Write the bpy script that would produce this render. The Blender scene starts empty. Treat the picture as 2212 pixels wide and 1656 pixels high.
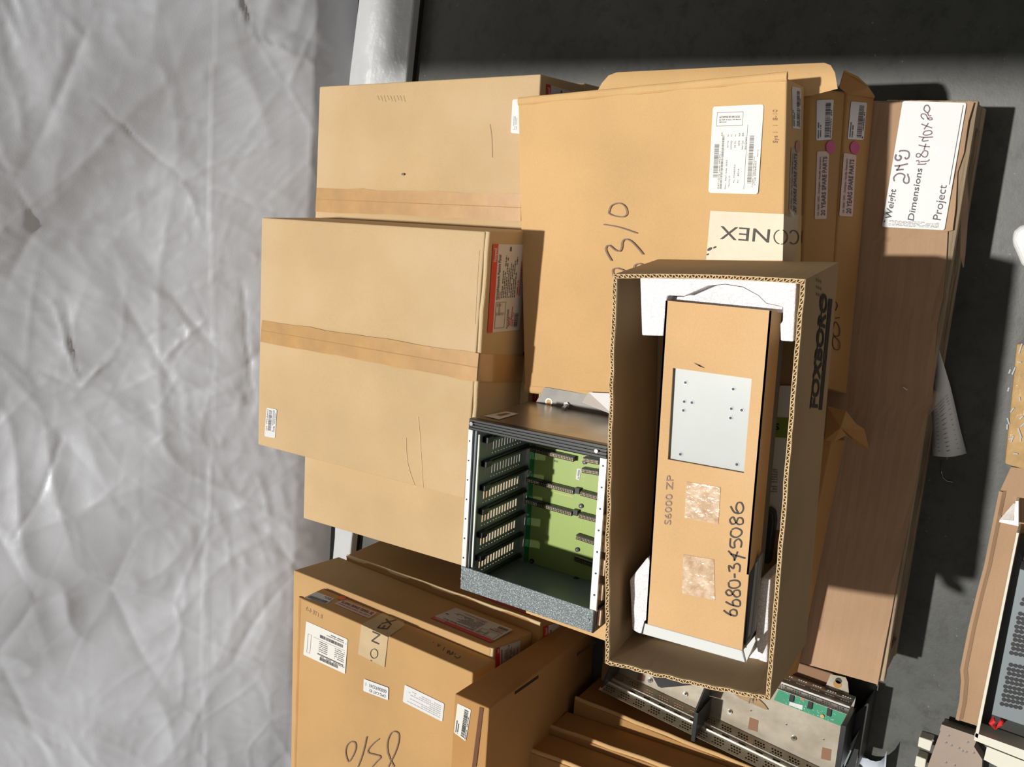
import bpy, bmesh, math, random
import numpy as np
from mathutils import Vector, Matrix

random.seed(7)
rng = np.random.default_rng(7)
S = bpy.context.scene
COL = S.collection

# ---------------------------------------------------------------- camera
R = np.array([[0.06274109311082651, -0.8434628491471413, -0.5335109908369697],
              [-0.9751601379138539, -0.16559053215331834, 0.14711383716365378],
              [-0.21242942512536198, 0.5110285684477606, -0.8329006792956412]])
F = 2018.7745161229366          # focal length in pixels of the 2212 px frame
CAM = np.array([0.0, 0.0, 1.84])
cd = bpy.data.cameras.new('camera')
cam = bpy.data.objects.new('camera', cd)
COL.objects.link(cam)
M = Matrix.Identity(4)
for i in range(3):
    M[i][0] = R[0][i]; M[i][1] = -R[1][i]; M[i][2] = -R[2][i]; M[i][3] = CAM[i]
cam.matrix_world = M
cd.sensor_width = 36.0
cd.lens = F / 2212 * 36.0
cd.clip_start = 0.05
S.camera = cam

# ---------------------------------------------------------------- light
S.view_settings.view_transform = 'Standard'
S.view_settings.look = 'None'
S.view_settings.gamma = 1.0
S.view_settings.use_curve_mapping = False
S.view_settings.exposure = 0.0
world = bpy.data.worlds.new('world'); S.world = world
world.use_nodes = True
wn = world.node_tree.nodes; wl = world.node_tree.links
bg = wn['Background']
bg.inputs['Color'].default_value = (1.0, 0.93, 0.86, 1)
bg.inputs['Strength'].default_value = 0.30
SUN_DIR = Vector((-0.03, 0.31, 1.0)).normalized()
sd = bpy.data.lights.new('sun', 'SUN'); sd.energy = 3.75; sd.angle = math.radians(1.6); sd.color = (1.0, 0.96, 0.90)
sun = bpy.data.objects.new('sun', sd); COL.objects.link(sun)
sun.rotation_euler = SUN_DIR.to_track_quat('Z', 'Y').to_euler()
sun.location = (0, 1, 6)

# ---------------------------------------------------------------- geometry helpers
def ray(px, py):
    return R.T @ np.array([px - 1106.0, py - 828.0, F])
def W(px, py, z):
    "the point at height z that the photograph shows at pixel (px, py)"
    d = ray(px, py)
    return Vector((CAM + (z - CAM[2]) / d[2] * d).tolist())
class Pl:
    "a plane in the place; at(px, py) is the point on it seen at that pixel"
    def __init__(s, p, n):
        s.p = Vector(p); s.n = Vector(n).normalized()
        if (Vector(CAM.tolist()) - s.p).dot(s.n) < 0: s.n = -s.n
    def at(s, px, py, off=0.0):
        d = Vector(ray(px, py).tolist()); c = Vector(CAM.tolist())
        t = (s.p + s.n * off - c).dot(s.n) / d.dot(s.n)
        return c + d * t
def pl3(a, b, c): return Pl(a, (Vector(b) - Vector(a)).cross(Vector(c) - Vector(a)))
def crop(ox, oy, s): return lambda x, y: (ox + x / s, oy + y / s)
cA = crop(1520, 200, 4.139); cL = crop(1880, 200, 5.175); cH = crop(1020, 500, 6.9); cE = crop(620, 1240, 3.98)
cR = crop(990, 860, 6.37); c1 = crop(1280, 1400, 6.468); c2 = crop(1600, 1400, 6.47); cP = crop(2020, 700, 4.729)
c3 = crop(1280, 540, 2.957); c4 = crop(1280, 1000, 2.957); cT = crop(1000, 480, 3.45); cX = crop(1060, 100, 2.458)
cZ = crop(1640, 130, 7.2); cG = crop(600, 1160, 2.911); cK = crop(1700, 800, 5.52); cV = crop(1780, 1440, 7.668)
cN = crop(1100, 780, 9.2)

class MB:
    def __init__(s): s.v = []; s.f = []
    def add(s, vs, fs):
        n = len(s.v); s.v += [Vector(v) for v in vs]; s.f += [[i + n for i in f] for f in fs]; return s
    def quad(s, a, b, c, d): return s.add([a, b, c, d], [[0, 1, 2, 3]])
    def hexa(s, top, bot):
        "prism between two rings of points"
        n = len(top)
        fs = [list(range(n)), list(range(2 * n - 1, n - 1, -1))]
        fs += [[i, i + n, (i + 1) % n + n, (i + 1) % n] for i in range(n)]
        return s.add(list(top) + list(bot), fs)
    def box(s, o, u, v, w):
        o, u, v, w = map(Vector, (o, u, v, w))
        return s.hexa([o, o + u, o + u + v, o + v], [o + w, o + u + w, o + u + v + w, o + v + w])
    def cbox(s, x0, x1, y0, y1, z0, z1): return s.box((x0, y0, z0), (x1 - x0, 0, 0), (0, y1 - y0, 0), (0, 0, z1 - z0))
    def cyl(s, c, ax, r, h, n=14, r2=None):
        ax = Vector(ax).normalized(); a = ax.orthogonal().normalized(); b = ax.cross(a); c = Vector(c)
        r2 = r if r2 is None else r2
        t = [c + ax * h + (a * math.cos(k * 2 * math.pi / n) + b * math.sin(k * 2 * math.pi / n)) * r2 for k in range(n)]
        q = [c + (a * math.cos(k * 2 * math.pi / n) + b * math.sin(k * 2 * math.pi / n)) * r for k in range(n)]
        return s.hexa(t, q)
    def ring(s, c, ax, r0, r1, n=18):
        ax = Vector(ax).normalized(); a = ax.orthogonal().normalized(); b = ax.cross(a); c = Vector(c)
        p = lambda r, k: c + (a * math.cos(k * 2 * math.pi / n) + b * math.sin(k * 2 * math.pi / n)) * r
        for k in range(n): s.quad(p(r0, k), p(r1, k), p(r1, k + 1), p(r0, k + 1))
        return s
    def slab(s, poly, d):
        "polygon with thickness d (vector)"
        return s.hexa([Vector(p) for p in poly], [Vector(p) + Vector(d) for p in poly])
    def holed(s, P0, U, V, holes, th=None):
        "plate P0..P0+U+V with rectangular holes (u0,u1,v0,v1 in 0..1)"
        P0, U, V = Vector(P0), Vector(U), Vector(V)
        us = sorted({0.0, 1.0} | {h[0] for h in holes} | {h[1] for h in holes}); vs = sorted({0.0, 1.0} | {h[2] for h in holes} | {h[3] for h in holes})
        vi = {}
        def vert(i, j):
            if (i, j) not in vi: vi[(i, j)] = len(s.v); s.v.append(P0 + U * us[i] + V * vs[j])
            return vi[(i, j)]
        hs = np.array(holes) if holes else np.zeros((0, 4))
        for i in range(len(us) - 1):
            for j in range(len(vs) - 1):
                cu = (us[i] + us[i + 1]) / 2; cv = (vs[j] + vs[j + 1]) / 2
                if len(hs) and np.any((hs[:, 0] < cu) & (cu < hs[:, 1]) & (hs[:, 2] < cv) & (cv < hs[:, 3])): continue
                s.f.append([vert(i, j), vert(i + 1, j), vert(i + 1, j + 1), vert(i, j + 1)])
        return s

def tag(o, label=None, cat=None, group=None, kind=None):
    if label: o['label'] = label
    if cat: o['category'] = cat
    if group: o['group'] = group
    if kind: o['kind'] = kind
    return o
def build(name, mb, mat, parent=None, bevel=0.0, smooth=False, solid=0.0, origin=None, segs=2):
    me = bpy.data.meshes.new(name)
    if parent is not None: org = parent['_org'] if '_org' in parent else (0, 0, 0); org = Vector(org)
    else: org = Vector(origin) if origin else (sum(mb.v, Vector()) / len(mb.v))
    if parent is None and origin is None: org.z = min(v.z for v in mb.v)
    me.from_pydata([(v - org)[:] for v in mb.v], [], mb.f)
    me.validate(); me.update()
    bm = bmesh.new(); bm.from_mesh(me)
    if bevel or solid: bmesh.ops.remove_doubles(bm, verts=bm.verts, dist=1e-6)
    bmesh.ops.recalc_face_normals(bm, faces=bm.faces); bm.to_mesh(me); bm.free()
    me.materials.append(mat)
    if smooth: me.polygons.foreach_set('use_smooth', [True] * len(me.polygons))
    o = bpy.data.objects.new(name, me); COL.objects.link(o)
    if parent is not None: o.parent = parent
    else: o.location = org
    o['_org'] = tuple(org)
    if solid:
        m = o.modifiers.new('s', 'SOLIDIFY'); m.thickness = solid; m.offset = -1
    if bevel:
        m = o.modifiers.new('b', 'BEVEL'); m.width = bevel; m.segments = segs; m.limit_method = 'ANGLE'; m.angle_limit = math.radians(35)
    return o
def thing(name, label, cat, loc, group=None):
    o = bpy.data.objects.new(name, None); COL.objects.link(o); o.location = loc; o.empty_display_size = .05
    o['_org'] = tuple(loc); return tag(o, label, cat, group)

# ---------------------------------------------------------------- materials
def mat(name, col, rough=.6, metal=0., bump=0., bscale=60., var=0., vscale=6., coat=0., trans=0., spec=None, stretch=None, col2=None):
    m = bpy.data.materials.new(name); m.use_nodes = True; nt = m.node_tree; b = nt.nodes['Principled BSDF']
    b.inputs['Base Color'].default_value = (*col, 1); b.inputs['Roughness'].default_value = rough; b.inputs['Metallic'].default_value = metal
    b.inputs['Coat Weight'].default_value = coat
    if spec is not None: b.inputs['Specular IOR Level'].default_value = spec
    tc = nt.nodes.new('ShaderNodeTexCoord'); mp = nt.nodes.new('ShaderNodeMapping'); nt.links.new(tc.outputs['Object'], mp.inputs['Vector'])
    if stretch: mp.inputs['Scale'].default_value = stretch
    if var or col2:
        n = nt.nodes.new('ShaderNodeTexNoise'); n.inputs['Scale'].default_value = vscale; n.inputs['Detail'].default_value = 6; n.inputs['Roughness'].default_value = .6
        nt.links.new(mp.outputs[0], n.inputs['Vector'])
        r = nt.nodes.new('ShaderNodeValToRGB'); r.color_ramp.elements[0].position = .32; r.color_ramp.elements[1].position = .68
        c2 = col2 if col2 else tuple(min(1, c * (1 + var)) for c in col)
        r.color_ramp.elements[0].color = (*[c * (1 - var) for c in col], 1); r.color_ramp.elements[1].color = (*c2, 1)
        nt.links.new(n.outputs['Fac'], r.inputs[0]); nt.links.new(r.outputs[0], b.inputs['Base Color'])
    if bump:
        n = nt.nodes.new('ShaderNodeTexNoise'); n.inputs['Scale'].default_value = bscale; n.inputs['Detail'].default_value = 5
        nt.links.new(mp.outputs[0], n.inputs['Vector'])
        u = nt.nodes.new('ShaderNodeBump'); u.inputs['Strength'].default_value = bump; u.inputs['Distance'].default_value = .002
        nt.links.new(n.outputs['Fac'], u.inputs['Height']); nt.links.new(u.outputs[0], b.inputs['Normal'])
    return m
def cardboard(name, col, flute=0.0, fdir='Y', stain=.10, dust=0.0):
    "kraft board: fibre mottling, faint flute bands, a few rubbed patches of grey dust"
    m = bpy.data.materials.new(name); m.use_nodes = True; nt = m.node_tree; b = nt.nodes['Principled BSDF']; L = nt.links
    b.inputs['Roughness'].default_value = .78; b.inputs['Specular IOR Level'].default_value = .25
    tc = nt.nodes.new('ShaderNodeTexCoord')
    n1 = nt.nodes.new('ShaderNodeTexNoise'); n1.inputs['Scale'].default_value = 4.5; n1.inputs['Detail'].default_value = 5; L.new(tc.outputs['Object'], n1.inputs[0])
    n2 = nt.nodes.new('ShaderNodeTexNoise'); n2.inputs['Scale'].default_value = 420; n2.inputs['Detail'].default_value = 3; L.new(tc.outputs['Object'], n2.inputs[0])
    r1 = nt.nodes.new('ShaderNodeValToRGB'); r1.color_ramp.elements[0].position = .33; r1.color_ramp.elements[1].position = .66
    r1.color_ramp.elements[0].color = (*[c * (1 - stain) for c in col], 1); r1.color_ramp.elements[1].color = (*[min(1, c * (1 + stain * .6)) for c in col], 1)
    L.new(n1.outputs['Fac'], r1.inputs[0])
    mx = nt.nodes.new('ShaderNodeMixRGB'); mx.blend_type = 'MULTIPLY'; mx.inputs[0].default_value = .35
    r2 = nt.nodes.new('ShaderNodeValToRGB'); r2.color_ramp.elements[0].position = .3; r2.color_ramp.elements[1].position = .7
    r2.color_ramp.elements[0].color = (.82, .8, .78, 1); r2.color_ramp.elements[1].color = (1, 1, 1, 1); L.new(n2.outputs['Fac'], r2.inputs[0])
    L.new(r1.outputs[0], mx.inputs[1]); L.new(r2.outputs[0], mx.inputs[2])
    out = mx.outputs[0]
    if dust:
        n3 = nt.nodes.new('ShaderNodeTexNoise'); n3.inputs['Scale'].default_value = 2.3; n3.inputs['Detail'].default_value = 8; n3.inputs['Roughness'].default_value = .62; L.new(tc.outputs['Object'], n3.inputs[0])
        r3 = nt.nodes.new('ShaderNodeValToRGB'); r3.color_ramp.elements[0].position = .48; r3.color_ramp.elements[1].position = .72
        r3.color_ramp.elements[0].color = (0, 0, 0, 1); r3.color_ramp.elements[1].color = (dust, dust, dust, 1); L.new(n3.outputs['Fac'], r3.inputs[0])
        m3 = nt.nodes.new('ShaderNodeMixRGB'); m3.inputs[2].default_value = (.50, .42, .33, 1); L.new(r3.outputs[0], m3.inputs[0]); L.new(out, m3.inputs[1]); out = m3.outputs[0]
    L.new(out, b.inputs['Base Color'])
    wv = nt.nodes.new('ShaderNodeTexWave'); wv.bands_direction = fdir; wv.inputs['Scale'].default_value = 38; wv.inputs['Distortion'].default_value = .3; L.new(tc.outputs['Object'], wv.inputs[0])
    bu = nt.nodes.new('ShaderNodeBump'); bu.inputs['Strength'].default_value = .08 + flute; bu.inputs['Distance'].default_value = .002
    ad = nt.nodes.new('ShaderNodeMath'); ad.operation = 'ADD'; sc = nt.nodes.new('ShaderNodeMath'); sc.operation = 'MULTIPLY'; sc.inputs[1].default_value = flute * .35 + .008
    L.new(wv.outputs['Fac'], sc.inputs[0]); n4 = nt.nodes.new('ShaderNodeTexNoise'); n4.inputs['Scale'].default_value = 14; n4.inputs['Detail'].default_value = 4; L.new(tc.outputs['Object'], n4.inputs[0])
    L.new(sc.outputs[0], ad.inputs[0]); L.new(n4.outputs['Fac'], ad.inputs[1]); L.new(ad.outputs[0], bu.inputs['Height']); L.new(bu.outputs[0], b.inputs['Normal'])
    return m
KRAFT = cardboard('kraft_pale', (.555, .395, .215), dust=.35)
KRAFT2 = cardboard('kraft_warm', (.62, .40, .185))
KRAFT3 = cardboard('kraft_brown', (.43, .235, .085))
KRAFTF = cardboard('kraft_dark_old', (.40, .275, .15), stain=.14)
KRAFTP = cardboard('kraft_sheet', (.40, .26, .16), flute=.3, fdir='Y', stain=.14)
LINER = mat('kraft_liner', (.62, .47, .27), .8, bump=.3, bscale=200)
SLEEVE = cardboard('kraft_sleeve', (.66, .425, .21), dust=.25)
TAPE = mat('brown_tape', (.44, .25, .085), .34, var=.14, vscale=14, bump=.25, bscale=14, coat=.15)
TAPE2 = mat('beige_printed_tape', (.48, .36, .205), .4, var=.08, vscale=16, bump=.4, bscale=25)
TAPED = mat('shiny_tape_patch', (.50, .31, .17), .22, col2=(.74, .58, .42), vscale=60, bump=1., bscale=70, var=.1, coat=.5)
CLEAR = mat('clear_packing_tape', (.50, .30, .13), .2, var=.15, vscale=12, bump=.5, bscale=20, coat=.5)
WHITE = mat('label_white', (.62, .63, .635), .45)
CREAM = mat('label_cream', (.65, .65, .60), .45)
GREYL = mat('label_grey', (.62, .60, .60), .4, var=.05)
PINK = mat('label_pink', (.62, .42, .38), .5)
MAGENTA = mat('sticker_magenta', (.50, .02, .17), .5)
ORANGE = mat('sticker_orange', (.62, .12, .03), .5)
FADED = mat('sticker_faded_red', (.38, .12, .06), .5)
RED = mat('label_red', (.62, .02, .02), .4)
INK = mat('ink_black', (.012, .012, .014), .5)
INKG = mat('ink_grey', (.10, .095, .10), .6)
INKF = mat('ink_faint', (.36, .35, .35), .6)
INKR = mat('ink_red', (.55, .03, .03), .5)
MARK = mat('marker_brown', (.17, .11, .075), .6)
MARKB = mat('marker_black', (.04, .032, .028), .6)
MARKP = mat('marker_purple', (.10, .045, .07), .5)
STAMP = mat('stamp_faint', (.34, .22, .13), .7)
FOAM = mat('white_foam', (.86, .86, .88), .7)
def foam_cells(m):
    nt = m.node_tree; tc = nt.nodes.new('ShaderNodeTexCoord'); v = nt.nodes.new('ShaderNodeTexVoronoi'); v.feature = 'DISTANCE_TO_EDGE'; v.inputs['Scale'].default_value = 210
    nt.links.new(tc.outputs['Object'], v.inputs['Vector']); r = nt.nodes.new('ShaderNodeValToRGB'); r.color_ramp.elements[0].position = .0; r.color_ramp.elements[1].position = .12
    r.color_ramp.elements[0].color = (.62, .62, .66, 1); r.color_ramp.elements[1].color = (.88, .88, .90, 1); nt.links.new(v.outputs['Distance'], r.inputs[0]); nt.links.new(r.outputs[0], nt.nodes['Principled BSDF'].inputs['Base Color'])
    b = nt.nodes.new('ShaderNodeBump'); b.inputs['Strength'].default_value = .5; b.inputs['Distance'].default_value = .001; nt.links.new(v.outputs['Distance'], b.inputs['Height']); nt.links.new(b.outputs[0], nt.nodes['Principled BSDF'].inputs['Normal'])
foam_cells(FOAM)
PLATE = mat('grey_painted_steel', (.42, .455, .445), .38, var=.04, vscale=9)
UNITG = mat('grey_steel_side', (.24, .26, .28), .4, metal=.3)
ENDW = mat('white_painted_steel', (.62, .65, .64), .4)
DULL = mat('dull_steel_ear', (.20, .195, .18), .5, metal=.3, var=.15, vscale=20)
STEEL = mat('scuffed_steel', (.42, .40, .37), .33, metal=.9, var=.25, vscale=8, bump=.1)
ALU = mat('aluminium', (.80, .80, .78), .32, metal=.75, var=.06, vscale=40)
GALV = mat('galvanised_steel', (.66, .62, .52), .34, metal=.8, col2=(.40, .35, .27), vscale=11, var=.1, bump=.15, bscale=20)
BLK = mat('black_plastic', (.018, .02, .022), .35)
BLKM = mat('black_anodised', (.035, .042, .045), .3, metal=.4, var=.1)
SPECK = bpy.data.materials.new('speckled_grey_paint')
def speck(m):
    m.use_nodes = True; nt = m.node_tree; b = nt.nodes['Principled BSDF']; tc = nt.nodes.new('ShaderNodeTexCoord'); v = nt.nodes.new('ShaderNodeTexNoise'); v.inputs['Scale'].default_value = 520; v.inputs['Detail'].default_value = 2
    nt.links.new(tc.outputs['Object'], v.inputs[0]); r = nt.nodes.new('ShaderNodeValToRGB'); r.color_ramp.elements[0].position = .52; r.color_ramp.elements[1].position = .68
    r.color_ramp.elements[0].color = (.11, .14, .15, 1); r.color_ramp.elements[1].color = (.42, .48, .48, 1); nt.links.new(v.outputs['Fac'], r.inputs[0]); nt.links.new(r.outputs[0], b.inputs['Base Color'])
    b.inputs['Roughness'].default_value = .38; bu = nt.nodes.new('ShaderNodeBump'); bu.inputs['Strength'].default_value = .5; bu.inputs['Distance'].default_value = .001; nt.links.new(v.outputs['Fac'], bu.inputs['Height']); nt.links.new(bu.outputs[0], b.inputs['Normal'])
speck(SPECK)
INNER = mat('grey_enamel_inside', (.20, .24, .235), .35, var=.05)
INNERD = mat('slate_guide_metal', (.12, .14, .16), .38, metal=.3)
BOARD = mat('olive_circuit_board', (.29, .40, .10), .35, var=.06, vscale=4)
BOARDG = mat('green_circuit_board', (.02, .22, .06), .35)
BOARDT = mat('teal_circuit_board', (.04, .27, .15), .35, var=.08, vscale=30)
TAN = mat('tan_plastic', (.68, .50, .36), .5)
GOLD = mat('gold_contacts', (.62, .42, .20), .35, metal=.6)
WOOD = mat('weathered_wood', (.25, .18, .11), .8, col2=(.44, .34, .22), vscale=5, var=.25, bump=.8, bscale=30, stretch=(1, 12, 12))
WOODL = mat('splintered_wood', (.36, .23, .15), .8, var=.25, vscale=20, bump=.6, bscale=60)
CREAMM = mat('cream_painted_steel', (.66, .65, .56), .4)
DARKM = mat('dark_steel', (.03, .032, .03), .4, metal=.2)
GREYB = mat('blue_grey_steel', (.20, .235, .255), .38, metal=.2)
BEIGE = mat('beige_steel', (.34, .27, .22), .4, metal=.3, var=.08)
PAPER = mat('paper', (.80, .82, .84), .6, var=.03)
SHINY = mat('bright_screw', (.8, .8, .8), .2, metal=1)
REDW = mat('red_wire', (.6, .03, .03), .4)
BLKSTRIP = mat('matt_black', (.012, .012, .012), .7)
GREENB = mat('leaf_green_print', (.25, .35, .05), .5)

FLOORM = bpy.data.materials.new('polished_concrete'); FLOORM.use_nodes = True
def floor_mat(m):
    nt = m.node_tree; b = nt.nodes['Principled BSDF']; L = nt.links; tc = nt.nodes.new('ShaderNodeTexCoord')
    n1 = nt.nodes.new('ShaderNodeTexNoise'); n1.inputs['Scale'].default_value = 2.2; n1.inputs['Detail'].default_value = 9; n1.inputs['Roughness'].default_value = .6; L.new(tc.outputs['Object'], n1.inputs[0])
    r = nt.nodes.new('ShaderNodeValToRGB'); r.color_ramp.elements[0].position = .36; r.color_ramp.elements[1].position = .66
    r.color_ramp.elements[0].color = (.036, .040, .036, 1); r.color_ramp.elements[1].color = (.09, .096, .088, 1); L.new(n1.outputs['Fac'], r.inputs[0])
    n2 = nt.nodes.new('ShaderNodeTexNoise'); n2.inputs['Scale'].default_value = 26; n2.inputs['Detail'].default_value = 6; n2.inputs['Roughness'].default_value = .75; L.new(tc.outputs['Object'], n2.inputs[0])
    r2 = nt.nodes.new('ShaderNodeValToRGB'); r2.color_ramp.elements[0].position = .34; r2.color_ramp.elements[1].position = .5
    r2.color_ramp.elements[0].color = (.5, .5, .5, 1); r2.color_ramp.elements[1].color = (1, 1, 1, 1); L.new(n2.outputs['Fac'], r2.inputs[0])
    mx = nt.nodes.new('ShaderNodeMixRGB'); mx.blend_type = 'MULTIPLY'; mx.inputs[0].default_value = .8; L.new(r.outputs[0], mx.inputs[1]); L.new(r2.outputs[0], mx.inputs[2])
    v = nt.nodes.new('ShaderNodeTexNoise'); v.inputs['Scale'].default_value = 90; v.inputs['Detail'].default_value = 2; L.new(tc.outputs['Object'], v.inputs[0])
    r3 = nt.nodes.new('ShaderNodeValToRGB'); r3.color_ramp.elements[0].position = .72; r3.color_ramp.elements[1].position = .78; r3.color_ramp.elements[0].color = (0, 0, 0, 1); r3.color_ramp.elements[1].color = (.5, .5, .5, 1); L.new(v.outputs['Fac'], r3.inputs[0])
    m2 = nt.nodes.new('ShaderNodeMixRGB'); m2.inputs[2].default_value = (.3, .3, .27, 1); L.new(r3.outputs[0], m2.inputs[0]); L.new(mx.outputs[0], m2.inputs[1])
    L.new(m2.outputs[0], b.inputs['Base Color'])
    mr = nt.nodes.new('ShaderNodeMapRange'); mr.inputs['To Min'].default_value = .32; mr.inputs['To Max'].default_value = .62; L.new(n1.outputs['Fac'], mr.inputs[0]); L.new(mr.outputs[0], b.inputs['Roughness'])
    bu = nt.nodes.new('ShaderNodeBump'); bu.inputs['Strength'].default_value = .15; bu.inputs['Distance'].default_value = .003; L.new(n2.outputs['Fac'], bu.inputs['Height']); L.new(bu.outputs[0], b.inputs['Normal'])
floor_mat(FLOORM)
TARPM = bpy.data.materials.new('silver_tarpaulin'); TARPM.use_nodes = True
def tarp_mat(m):
    nt = m.node_tree; b = nt.nodes['Principled BSDF']; L = nt.links; out = nt.nodes['Material Output']
    tc = nt.nodes.new('ShaderNodeTexCoord')
    b.inputs['Base Color'].default_value = (.68, .71, .77, 1); b.inputs['Roughness'].default_value = .42; b.inputs['Metallic'].default_value = .15
    w1 = nt.nodes.new('ShaderNodeTexNoise'); w1.inputs['Scale'].default_value = 9; w1.inputs['Detail'].default_value = 4
    mp = nt.nodes.new('ShaderNodeMapping'); mp.inputs['Scale'].default_value = (60, 60, 1.5); L.new(tc.outputs['Object'], mp.inputs[0]); L.new(mp.outputs[0], w1.inputs[0])
    bu = nt.nodes.new('ShaderNodeBump'); bu.inputs['Strength'].default_value = .25; bu.inputs['Distance'].default_value = .001; L.new(w1.outputs['Fac'], bu.inputs['Height']); L.new(bu.outputs[0], b.inputs['Normal'])
    tr = nt.nodes.new('ShaderNodeBsdfTranslucent'); tr.inputs['Color'].default_value = (.66, .66, .68, 1)
    mx = nt.nodes.new('ShaderNodeMixShader'); mx.inputs[0].default_value = .2; L.new(b.outputs[0], mx.inputs[1]); L.new(tr.outputs[0], mx.inputs[2]); L.new(mx.outputs[0], out.inputs['Surface'])
tarp_mat(TARPM)
WSHEET = mat('white_shiny_plastic', (.50, .52, .54), .18, bump=1., bscale=30, var=.04, coat=.4)
WRAP = mat('stretch_wrapped_kraft', (.46, .30, .13), .15, var=.2, vscale=20, bump=1., bscale=40, coat=1.)

# ---------------------------------------------------------------- surface marks
def q2(plane, quad, off):
    "bilinear map of a pixel quad onto a plane"
    a, b, c, d = quad
    def f(u, v, o=None):
        x = (a[0] * (1 - u) + b[0] * u) * (1 - v) + (d[0] * (1 - u) + c[0] * u) * v
        y = (a[1] * (1 - u) + b[1] * u) * (1 - v) + (d[1] * (1 - u) + c[1] * u) * v
        return plane.at(x, y, off if o is None else o)
    return f
def rounded(f, r=.06, ar=1.0, o=None):
    pts = []
    for cx_, cy_, a0 in ((1, 0, -90), (1, 1, 0), (0, 1, 90), (0, 0, 180)):
        sx = 1 - r if cx_ else r; sy = 1 - r * ar if cy_ else r * ar
        for k in range(4):
            a = math.radians(a0 + 30 * k); pts.append(f(sx + r * math.cos(a), sy + r * ar * math.sin(a), o))
    return pts
def sticker(parent, name, plane, quad, m, off=.0008, r=.04, ar=1.0, label=None):
    f = q2(plane, quad, off); mb = MB(); top = rounded(f, r, ar, off); bot = rounded(f, r, ar, .0001); mb.hexa(top, bot)
    o = build(name, mb, m, parent)
    if label: o['label'] = label
    return o
_fc = {}
def text_mesh(s, bold):
    if (s, bold) in _fc: return _fc[(s, bold)]
    c = bpy.data.curves.new('t', 'FONT'); c.body = s; c.size = 1; c.resolution_u = 3; c.offset = bold
    o = bpy.data.objects.new('t', c); COL.objects.link(o)
    dg = bpy.context.evaluated_depsgraph_get(); me = o.evaluated_get(dg).to_mesh()
    v = [(p.co.x, p.co.y) for p in me.vertices]; f = [list(p.vertices) for p in me.polygons]
    o.evaluated_get(dg).to_mesh_clear(); bpy.data.objects.remove(o); bpy.data.curves.remove(c)
    _fc[(s, bold)] = (v, f); return v, f
CAPH = .70
def text(mb, s, plane, O, Eo, U, off=.0011, bold=0.0):
    "lettering: O start of baseline, Eo end of baseline, U cap height above O (pixels)"
    v, f = text_mesh(s, bold)
    if not v: return
    x0 = min(p[0] for p in v); x1 = max(p[0] for p in v)
    o3 = plane.at(*O, off); e = plane.at(*Eo, off) - o3; u = plane.at(*U, off) - o3
    mb.add([o3 + e * ((x - x0) / (x1 - x0)) + u * (y / CAPH) for x, y in v], f)
def smooth_pts(pts, n=4):
    P = [Vector((p[0], p[1])) for p in pts]; out = []
    for i in range(len(P) - 1):
        p0 = P[max(i - 1, 0)]; p1 = P[i]; p2 = P[i + 1]; p3 = P[min(i + 2, len(P) - 1)]
        for k in range(n):
            t = k / n; out.append(.5 * ((2 * p1) + (p2 - p0) * t + (2 * p0 - 5 * p1 + 4 * p2 - p3) * t * t + (3 * p1 - p0 - 3 * p2 + p3) * t ** 3))
    out.append(P[-1]); return out
def stroke(mb, plane, pts, w, off=.0008, sm=True):
    P = smooth_pts(pts) if sm and len(pts) > 2 else [Vector(p) for p in pts]
    L = []; Rr = []
    for i, p in enumerate(P):
        t = (P[min(i + 1, len(P) - 1)] - P[max(i - 1, 0)])
        if t.length < 1e-6: t = Vector((1, 0))
        t.normalize(); n = Vector((-t.y, t.x)) * w / 2
        L.append(plane.at(*(p + n), off)); Rr.append(plane.at(*(p - n), off))
    n = len(P); mb.add(L + Rr, [[i, i + 1, n + i + 1, n + i] for i in range(n - 1)])
def bars(mb, f, u0, u1, v0, v1, along='u', n=28, off=.0012, seed=1):
    r = random.Random(seed); x = 0; ws = []
    while len(ws) < n: ws.append((r.choice([1, 1, 2, 3]), r.choice([1, 1, 2])))
    tot = sum(a + b for a, b in ws)
    for a, b in ws:
        p0 = x / tot; p1 = (x + a) / tot; x += a + b
        if along == 'u': mb.quad(f(u0 + (u1 - u0) * p0, v0, off), f(u0 + (u1 - u0) * p1, v0, off), f(u0 + (u1 - u0) * p1, v1, off), f(u0 + (u1 - u0) * p0, v1, off))
        else: mb.quad(f(u0, v0 + (v1 - v0) * p0, off), f(u1, v0 + (v1 - v0) * p0, off), f(u1, v0 + (v1 - v0) * p1, off), f(u0, v0 + (v1 - v0) * p1, off))
def fine(mb, f, u0, u1, v, h, along='u', off=.0012, seed=1, dens=.75):
    "a line of print too small to read: a row of tiny words"
    r = random.Random(seed); x = 0.0
    while x < 1:
        w = r.uniform(.03, .10); x2 = min(1, x + w)
        a = u0 + (u1 - u0) * x; b = u0 + (u1 - u0) * x2
        if r.random() < dens + .15:
            if along == 'u': mb.quad(f(a, v, off), f(b, v, off), f(b, v + h, off), f(a, v + h, off))
            else: mb.quad(f(v, a, off), f(v, b, off), f(v + h, b, off), f(v + h, a, off))
        x = x2 + .018
def printing(parent, mb, m, name='printing'):
    if mb.v: return build(name, mb, m, parent)

def dot(root, plane, c, rx, ry, m, off=.0016):
    mb = MB(); top = [plane.at(c[0] + rx * math.cos(a * math.pi / 12), c[1] + ry * math.sin(a * math.pi / 12), off) for a in range(24)]
    bot = [plane.at(c[0] + rx * math.cos(a * math.pi / 12), c[1] + ry * math.sin(a * math.pi / 12), 0.0001) for a in range(24)]
    return build('round_sticker', mb.hexa(top, bot), m, root)
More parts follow.
